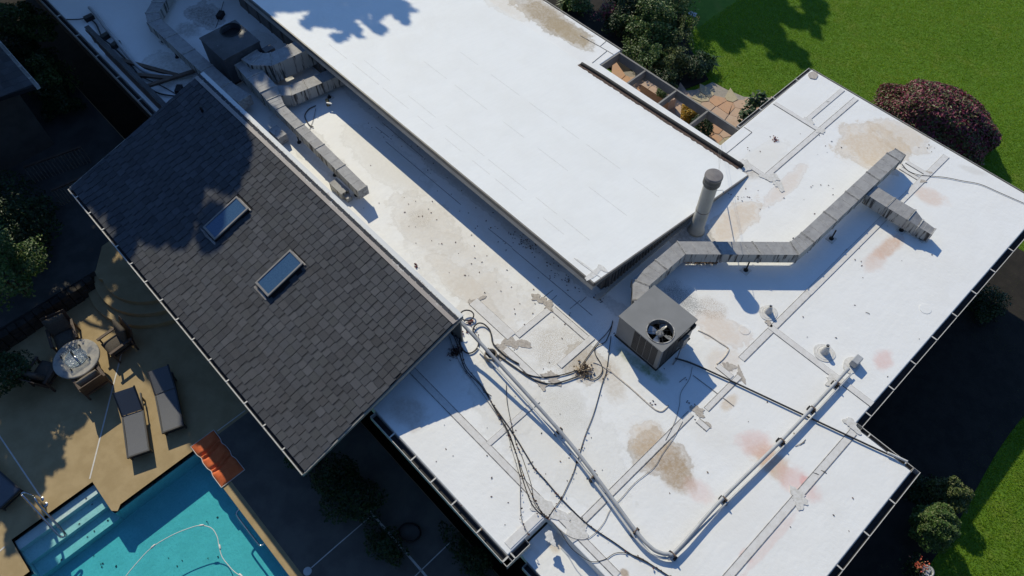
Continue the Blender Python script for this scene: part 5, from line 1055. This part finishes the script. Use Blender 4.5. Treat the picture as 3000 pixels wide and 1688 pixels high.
# burgundy maple mound on the lawn
c = at(2768,312,-1.1); zg = zlawn(c[0],c[1])
t = thing('maple_bush', (c[0],c[1],zg), 'large domed burgundy maple bush on the green lawn', 'bush')
pos, d = shell((c[0]+.0,c[1]+.12,zg+.25), (1.6,1.12,1.12), 34000, g, .72, .12, -.05, 9)
# mound is longer along the diagonal of the lawn
ang = math.radians(0); leaves('foliage', pos, .1, MT['maple'], t, .42, .35, nrm=d)
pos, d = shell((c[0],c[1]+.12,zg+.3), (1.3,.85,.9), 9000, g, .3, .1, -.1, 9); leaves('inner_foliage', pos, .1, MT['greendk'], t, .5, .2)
for k in range(6): a = k*1.05; MB().tube([(c[0],c[1],zg-.05),(c[0]+.5*math.cos(a),c[1]+.3*math.sin(a),zg+.4),(c[0]+1.0*math.cos(a),c[1]+.55*math.sin(a),zg+.75)], [.05,.03,.01], 6).build('stem', MT['bark'], t)
# two clipped bushes below the right gutter
shrub('round_bush', at(2735,1545,-1.62), (.42,.42,.5), 6500, .05, MT['green'], 'rounded green bush in the dark bed by the right gutter', 'bush', None, .4, .7, .12, seed=3)
shrub('round_bush', at(2785,1450,-1.75), (.34,.3,.42), 3200, .055, MT['olive'], 'smaller loose bush behind the rounded green one', 'bush', None, .4, .55, .25, seed=4)
shrub('low_shrub', at(2690,1440,-2.2), (.4,.4,.3), 1500, .06, MT['greendk'], 'dark low shrub close under the roof corner', 'shrub', None, seed=5)
shrub('low_shrub', at(2890,900,-2.0), (.35,.5,.35), 1800, .06, MT['greendk'], 'dark shrub by the long right gutter', 'shrub', None, seed=6)
t = thing('coral_plant', at(2697,1655,-2.3), 'tiny coral flowered plant beside the bird bath', 'plant')
q = np.array(at(2697,1657,-1.75)); pos = q+g.normal(size=(60,3))*np.array((.07,.07,.03)); leaves('flowers', pos, .05, MT['red'], t); pos = q+g.normal(size=(300,3))*np.array((.1,.1,.1))-np.array((0,0,.2)); leaves('foliage', pos, .06, MT['greendk'], t)
# bed beside the upper roof
bedlab = [(1905,70,-1.5,.75,.75,.75,5500,.075,'green','tall leafy shrub nearest the lawn edge in the bed'),(1985,95,-1.7,.5,.6,.55,3200,.07,'olive','pale leafed shrub at the lawn edge'),(1890,170,-1.75,.6,.5,.5,3500,.07,'green','bright leafed shrub over the pergola corner'),
          (1960,185,-1.8,.45,.45,.45,2600,.07,'olive','yellow green shrub above the terrace planter'),(1815,75,-1.8,.6,.5,.5,2600,.07,'greendk','dark shrub in the middle of the bed'),(1780,45,-1.75,.3,.3,.3,800,.06,'maple','small rusty leafed shrub near the roof puddle'),
          (1840,10,-1.6,.8,.7,.7,4200,.08,'greendk','broad dark shrub at the top of the bed'),(1960,10,-1.5,.7,.6,.7,4000,.075,'green','tall shrub at the top edge beside the lawn'),(1700,20,-1.9,.35,.35,.35,900,.07,'green','small plant tucked under the roof puddle edge'),(1950,245,-1.9,.35,.3,.3,1200,.06,'greendk','dark shrub beside the pergola beam'),(2030,200,-1.85,.4,.4,.35,1500,.065,'greendk','low dark shrub behind the strap leafed clump')]
for i, (u, v, z, a, b, h, n, s, m_, l_) in enumerate(bedlab): shrub('bed_shrub', at(u, v, z), (a,b,h), n, s, MT[m_], l_, 'shrub', 'shrubs in the planting bed', .4, .45, .45, .6, seed=20+i)
def strappy(c, n, L_, m, label, cat='plant', w=.02):
    t = thing('strap_leaf_plant', c, label, cat); q = random.Random(int(c[0]*-100)); mb = MB()
    for k in range(n):
        a = q.uniform(0,6.283); e = q.uniform(.35,1.0)*L_; h = q.uniform(.5,.9)*L_; b = Vector((c[0]+q.gauss(0,L_*.15), c[1]+q.gauss(0,L_*.15), c[2])); d = Vector((math.cos(a),math.sin(a),0)); s = Vector((-d.y,d.x,0))*w
        p1 = b+d*e*.45+Vector((0,0,h)); p2 = b+d*e+Vector((0,0,h*.72))
        mb.add([b-s*.6,b+s*.6,p1+s,p1-s,p2], [(0,1,2,3),(3,2,4)])
    mb.build('foliage', m, t); return t
strappy(at(2060,205,-2.15), 260, .5, MT['greendk'], 'clump of long strap leaves at the terrace edge'); strappy(at(1668,10,-2.15), 60, .55, MT['green'], 'spiky upright plant beside the roof puddle', w=.03)
strappy(at(1655,28,-2.15), 40, .45, MT['green'], 'second spiky plant under the upper roof edge', w=.03)
# terrace plants
shrub('golden_shrub', at(2022,342,-1.75), (.30,.27,.34), 2600, .055, MT['yellow'], 'golden yellow shrub under the pergola', 'shrub', None, .5, .5, .2, seed=41)
shrub('evergreen_shrub', at(2055,375,-1.8), (.34,.34,.4), 2600, .055, MT['greendk'], 'dark evergreen shrub right of the golden shrub', 'shrub', None, .5, .5, .2, seed=42)
shrub('leafy_sapling', at(2212,305,-1.4), (.22,.34,.3), 260, .13, MT['greendk'], 'leafy sapling poking out under the roof gutter', 'shrub', None, .6, .2, .5, .6, seed=43)
shrub('leafy_sapling', at(2185,345,-1.4), (.16,.2,.22), 120, .12, MT['greendk'], 'smaller leafy sapling tight against the gutter', 'shrub', None, .6, .2, .5, .6, seed=44)
pl = thing('stone_planter', at(1925,262,-2.15), 'low flagstone planter wall under the pergola', 'planter')
q0 = P(1880,247,-1.98); q1 = P(1962,300,-1.98)
MB().hexa([(q0.x,q0.y-.02,ZL),(q1.x,q0.y-.02,ZL),(q1.x,q0.y+.33,ZL),(q0.x,q0.y+.33,ZL)],[(q0.x,q0.y-.02,-2.0),(q1.x,q0.y-.02,-2.0),(q1.x,q0.y+.33,-2.0),(q0.x,q0.y+.33,-2.0)]).build('planter_body', stone_m[5], pl)
for i in range(4): w_ = (q1.x-q0.x)/4; MB().bx(q0.x+i*w_+.006,q0.x+(i+1)*w_-.006,q0.y-.04,q0.y+.16,-1.999,-1.96).build('capstone', stone_m[(i*2+1)%6], pl, bevel=.006)
cc = at(1940,272,-1.62); shrub('ball_shrub', cc, (.17,.17,.15), 1500, .035, MT['green'], 'small ball shaped shrub on the stone planter', 'shrub', None, .5, .6, .1, seed=45)
MB().bx(-10.8,-8.9,13.62,13.82,ZL,ZL+.4).build('bed_wall', stone_m[2], pl)
# left side hedges and shrubs in deep shade
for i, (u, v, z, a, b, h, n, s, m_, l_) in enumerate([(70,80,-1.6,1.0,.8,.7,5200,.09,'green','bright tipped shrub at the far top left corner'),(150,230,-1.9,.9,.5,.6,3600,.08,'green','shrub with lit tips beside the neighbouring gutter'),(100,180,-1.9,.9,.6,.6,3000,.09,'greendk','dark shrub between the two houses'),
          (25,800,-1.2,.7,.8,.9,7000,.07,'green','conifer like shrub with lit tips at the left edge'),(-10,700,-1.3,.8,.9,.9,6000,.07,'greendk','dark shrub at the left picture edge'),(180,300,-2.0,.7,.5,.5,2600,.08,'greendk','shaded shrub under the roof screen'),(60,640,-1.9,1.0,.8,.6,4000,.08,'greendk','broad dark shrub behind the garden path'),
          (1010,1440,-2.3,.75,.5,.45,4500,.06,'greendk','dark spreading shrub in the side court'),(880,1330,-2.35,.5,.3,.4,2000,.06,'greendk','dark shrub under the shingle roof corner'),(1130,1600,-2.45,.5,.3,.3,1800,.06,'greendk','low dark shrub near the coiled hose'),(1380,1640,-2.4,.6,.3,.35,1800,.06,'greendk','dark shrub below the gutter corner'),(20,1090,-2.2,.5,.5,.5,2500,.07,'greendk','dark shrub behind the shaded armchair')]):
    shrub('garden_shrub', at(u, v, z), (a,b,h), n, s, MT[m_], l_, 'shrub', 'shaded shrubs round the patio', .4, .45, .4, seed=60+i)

# ---------------- trees standing outside the picture; their crowns shade the left and top of it
def cloud(c, r_, n_):
    d = g.normal(size=(n_,3)); d /= np.linalg.norm(d,axis=1)[:,None]
    return np.array(c)+d*(r_*np.array((1,1,.75)))*(g.uniform(0,1,n_)**.45)[:,None]
def tree(base, clumps, label, m='treeleaf', dens=1000, size=.17, trunk=.22):
    t = thing('shade_tree', base, label, 'tree', 'trees shading the house'); b = Vector(base); q = random.Random(int(abs(base[0]*7)))
    cen = Vector((sum(c[0] for c in clumps)/len(clumps), sum(c[1] for c in clumps)/len(clumps), min(c[2] for c in clumps)))
    top = Vector((b.x*.6+cen.x*.4, b.y*.6+cen.y*.4, cen.z-.5))
    MB().tube(curve([b-Vector((0,0,.3)), b.lerp(top,.5)+Vector((.15,-.1,0)), top],4), [trunk*(1-.4*k/8) for k in range(9)], 10).build('trunk', MT['bark'], t, smooth=True)
    allp = []
    for c in clumps:
        cv = Vector(c[:3]); r_ = c[3]; k = c[4] if len(c) > 4 else 1.0
        MB().tube([top, top.lerp(cv,.55)+Vector((0,0,.3)), cv], [trunk*.35,trunk*.2,.02], 6).build('limb', MT['bark'], t)
        allp.append(cloud(cv, r_*.62, int(dens*k*r_*r_*1.7)))
        for _ in range(int(10+16*r_)):
            d = Vector((q.gauss(0,1),q.gauss(0,1),q.gauss(0,.7))).normalized()*r_*q.uniform(.55,1.08); rs = r_*q.uniform(.12,.26)+.05
            allp.append(cloud(cv+d, rs, int(dens*k*rs*rs*3.2)+6))
    leaves('crown', np.concatenate(allp), size, MT[m], t, .6, .3); return t
def up_sun(px, z, h, r, k=1.0):
    p = P(*px, z)-SUN*h; return (p.x,p.y,p.z,r,k)
# left tree: shingle wing and plant area
cl = [up_sun((560,480),.5,7,1.0,1.5),up_sun((450,500),.4,7,1.2,1.5),up_sun((620,300),.7,7.5,1.1,1.4),up_sun((480,340),.5,7,1.3,1.5),up_sun((520,430),.5,7,1.6,1.3),up_sun((420,330),.3,7,1.7,1.3),up_sun((600,360),.6,7.5,1.3,1.3),up_sun((640,470),.6,7.2,.7,1.2),up_sun((500,580),.4,7,.55,1.4),up_sun((350,520),.1,7,.8,1.4),up_sun((560,250),.6,8,1.3,1.2),up_sun((690,400),.7,7.5,.5,1),up_sun((475,655),.3,7,.25,1.2),up_sun((420,590),.25,7,.45,1.3),up_sun((300,420),0,7,1.1,1.3)]
tree((-23.6,6.4,-2.4), cl, 'tall tree off the upper left shading the shingle roof')
cl = [up_sun((450,80),0,9,1.8,1.2),up_sun((300,60),0,9,1.6,1.3),up_sun((600,60),0,9.5,1.4,1.1),up_sun((330,200),0,9,1.4,1.3),up_sun((660,190),.3,9,1.15,1.1),up_sun((760,120),.3,9.5,.9,.9),up_sun((560,170),0,9,1.2,1.1),up_sun((820,260),.2,9,.5,.7),up_sun((830,0),.3,9.5,1.1,1)]
tree((-28.5,9.0,-2.4), cl, 'taller tree behind it shading the roof plant')
cl = [up_sun((860,20),.5,8.5,.75,.5),up_sun((960,50),.5,8.5,.6,.5),up_sun((1070,55),.45,8.5,.5,.45),up_sun((1040,125),.5,8.5,.28,.4),up_sun((980,-40),.5,8.5,1.0,.6),up_sun((1150,15),.4,8.5,.5,.5),up_sun((1190,70),.4,8.5,.22,.45),up_sun((940,115),.55,8.5,.28,.4),up_sun((1120,100),.5,8.5,.22,.4),up_sun((1010,165),.55,8.5,.16,.4),up_sun((1000,90),.5,8.5,.35,.45)]
tree((-25.5,13.2,-2.3), cl, 'tree off the top dappling the upper white roof')
cl = [up_sun((2080,40),ZL,7.5,1.1,1.2),up_sun((2210,20),ZL,7.5,1.2,1.2),up_sun((2260,110),ZL,7.5,.7,1.1),up_sun((2340,60),ZL,7.5,.5,1.1),up_sun((2130,110),ZL,7.5,.5,1),up_sun((2380,20),ZL,7.5,.5,1),up_sun((2330,150),ZL,7.5,.4,1),up_sun((1850,-60),-2,7.5,.8,1.0),up_sun((1790,30),-2,7,.6,.9),up_sun((2100,-60),-2,7.5,1.3,1.2),up_sun((1740,10),-2,7,.6,1)]
tree((-19,23,-2.3), cl, 'tree beyond the bed throwing shade on the lawn')
cl = [up_sun((160,1195),Z0,5.2,.5,.55),up_sun((100,1190),Z0,5.2,.45,.6),up_sun((30,1110),Z0,5.4,.8,1.2),up_sun((115,1330),Z0,5,.5,.5),up_sun((30,1280),Z0,5.2,.6,.8),up_sun((60,1540),Z0,5,.4,.5),up_sun((10,985),Z0,5.6,1.0,1.3),up_sun((110,880),Z0,5.6,.75,1.3),up_sun((20,1420),Z0,5,.6,1.0),up_sun((150,780),-2.4,5.8,1.0,1.3),up_sun((60,700),-2.4,6,1.2,1.3),up_sun((220,640),-2.4,6,.6,1.2),up_sun((310,745),-2.4,6,.22,.6),up_sun((425,880),Z0,5.8,.25,.6),up_sun((455,1010),Z0,5.8,.22,.5),up_sun((300,600),-2.4,6,.6,1.2),up_sun((215,1230),Z0,5.2,.22,.5),up_sun((340,700),-2.4,6,.55,1.1),up_sun((260,720),-2.4,6,.4,1.1),up_sun((360,830),-2.5,6,.2,.8),up_sun((90,1260),Z0,5.2,.4,.7),up_sun((80,1420),Z0,5,.35,.6),up_sun((60,1180),Z0,5.3,.6,1.1),up_sun((300,830),Z0+.3,6,.4,.7),up_sun((390,870),Z0,6,.25,.6),up_sun((250,650),-2.4,6,.5,.9),up_sun((290,900),Z0,6,.25,.5)]
tree((-22.5,-.3,-2.4), cl, 'tree off the left dappling the patio')
cl = [up_sun((150,450),-2.4,8,1.8,1.4),up_sun((60,300),-2.4,8,2.0,1.4),up_sun((120,130),-2.4,8.5,1.6,1.3),up_sun((20,520),-2.4,8,1.8,1.4),up_sun((230,520),-2.4,8,1.3,1.4),up_sun((30,100),-2.4,8.5,1.3,1.2),up_sun((250,330),-2.4,8,1.5,1.4)]
tree((-30.5,3.0,-2.4), cl, 'dense tree farthest off the left shading the neighbouring house')

# ---------------- unseen trees added outside the frame to block sky light
def belt(x, y, r_, h, k):
    t = thing('sky_block_tree', (x,y,Z0), 'unseen broad tree added to block sky light', 'tree', 'unseen trees added to block sky light')
    MB().tube([(x,y,Z0-.2),(x,y,Z0+h*.5)], .25, 8).build('trunk', MT['bark'], t)
    pos, d = shell((x,y,Z0+h*.55), (r_,r_,h*.5), 3000, g, .6, .3, None, k); leaves('crown', pos, .62, MT['treeleaf'], t, .7, .2)
kk = 0
for x in (-27,-22,-17,-12,-7,-2,3,8): kk += 1; belt(x+(kk%3-1)*.6, -15.5-(kk%2)*1.2, 3.3, 13+(kk%3), kk)
for y in (-13,-8.5,-4.5): kk += 1; belt(-28.5-(kk%2), y, 3.1, 13, kk)
for y in (-12,-6,0,6,12): kk += 1; belt(15+(kk%2), y, 3.3, 11+(kk%3), kk)
# ---------------- grass
def grass(n, test, seed):
    q = np.random.default_rng(seed); return q
def blades(name, n, bbox, label, seed):
    q = np.random.default_rng(seed); xy = np.stack([q.uniform(bbox[0],bbox[1],n), q.uniform(bbox[2],bbox[3],n)],1)
    keep = [not (inpoly(x, y, bedpoly) or inpoly(x, y, terpoly) or inhouse(x, y) or (x < .35 and x > -5.98 and y < 15.95)) for x, y in xy]
    xy = xy[np.array(keep)]; N_ = len(xy); z = np.array([zlawn(x, y) for x, y in xy])
    a = q.uniform(0,6.283,N_); h = q.uniform(.02,.045,N_); w = .009; dx, dy = np.cos(a)*w, np.sin(a)*w; lx, ly = q.normal(0,.022,N_), q.normal(0,.022,N_)
    v = np.empty((N_,3,3)); v[:,0] = np.stack([xy[:,0]-dx, xy[:,1]-dy, z-.004],1); v[:,1] = np.stack([xy[:,0]+dx, xy[:,1]+dy, z-.004],1); v[:,2] = np.stack([xy[:,0]+lx, xy[:,1]+ly, z+h],1)
    v = v.reshape(-1,3)*K; v[:,2] -= ZG*K
    me = bpy.data.meshes.new(name); me.vertices.add(3*N_); me.vertices.foreach_set('co', v.ravel()); me.loops.add(3*N_); me.polygons.add(N_)
    me.loops.foreach_set('vertex_index', np.arange(3*N_,dtype=np.int32)); me.polygons.foreach_set('loop_start', np.arange(N_,dtype=np.int32)*3); me.polygons.foreach_set('loop_total', np.full(N_,3,dtype=np.int32)); me.update()
    return props(link(name, me, MT['grass'], None, 'stuff'), label, 'grass')
blades('grass', 330000, (-10.5,2.6,13.8,27.5), 'short mown lawn grass beyond the roofs', 1)
blades('grass', 60000, (2.2,5.6,7.0,14.0), 'short mown lawn grass at the lower right', 2)
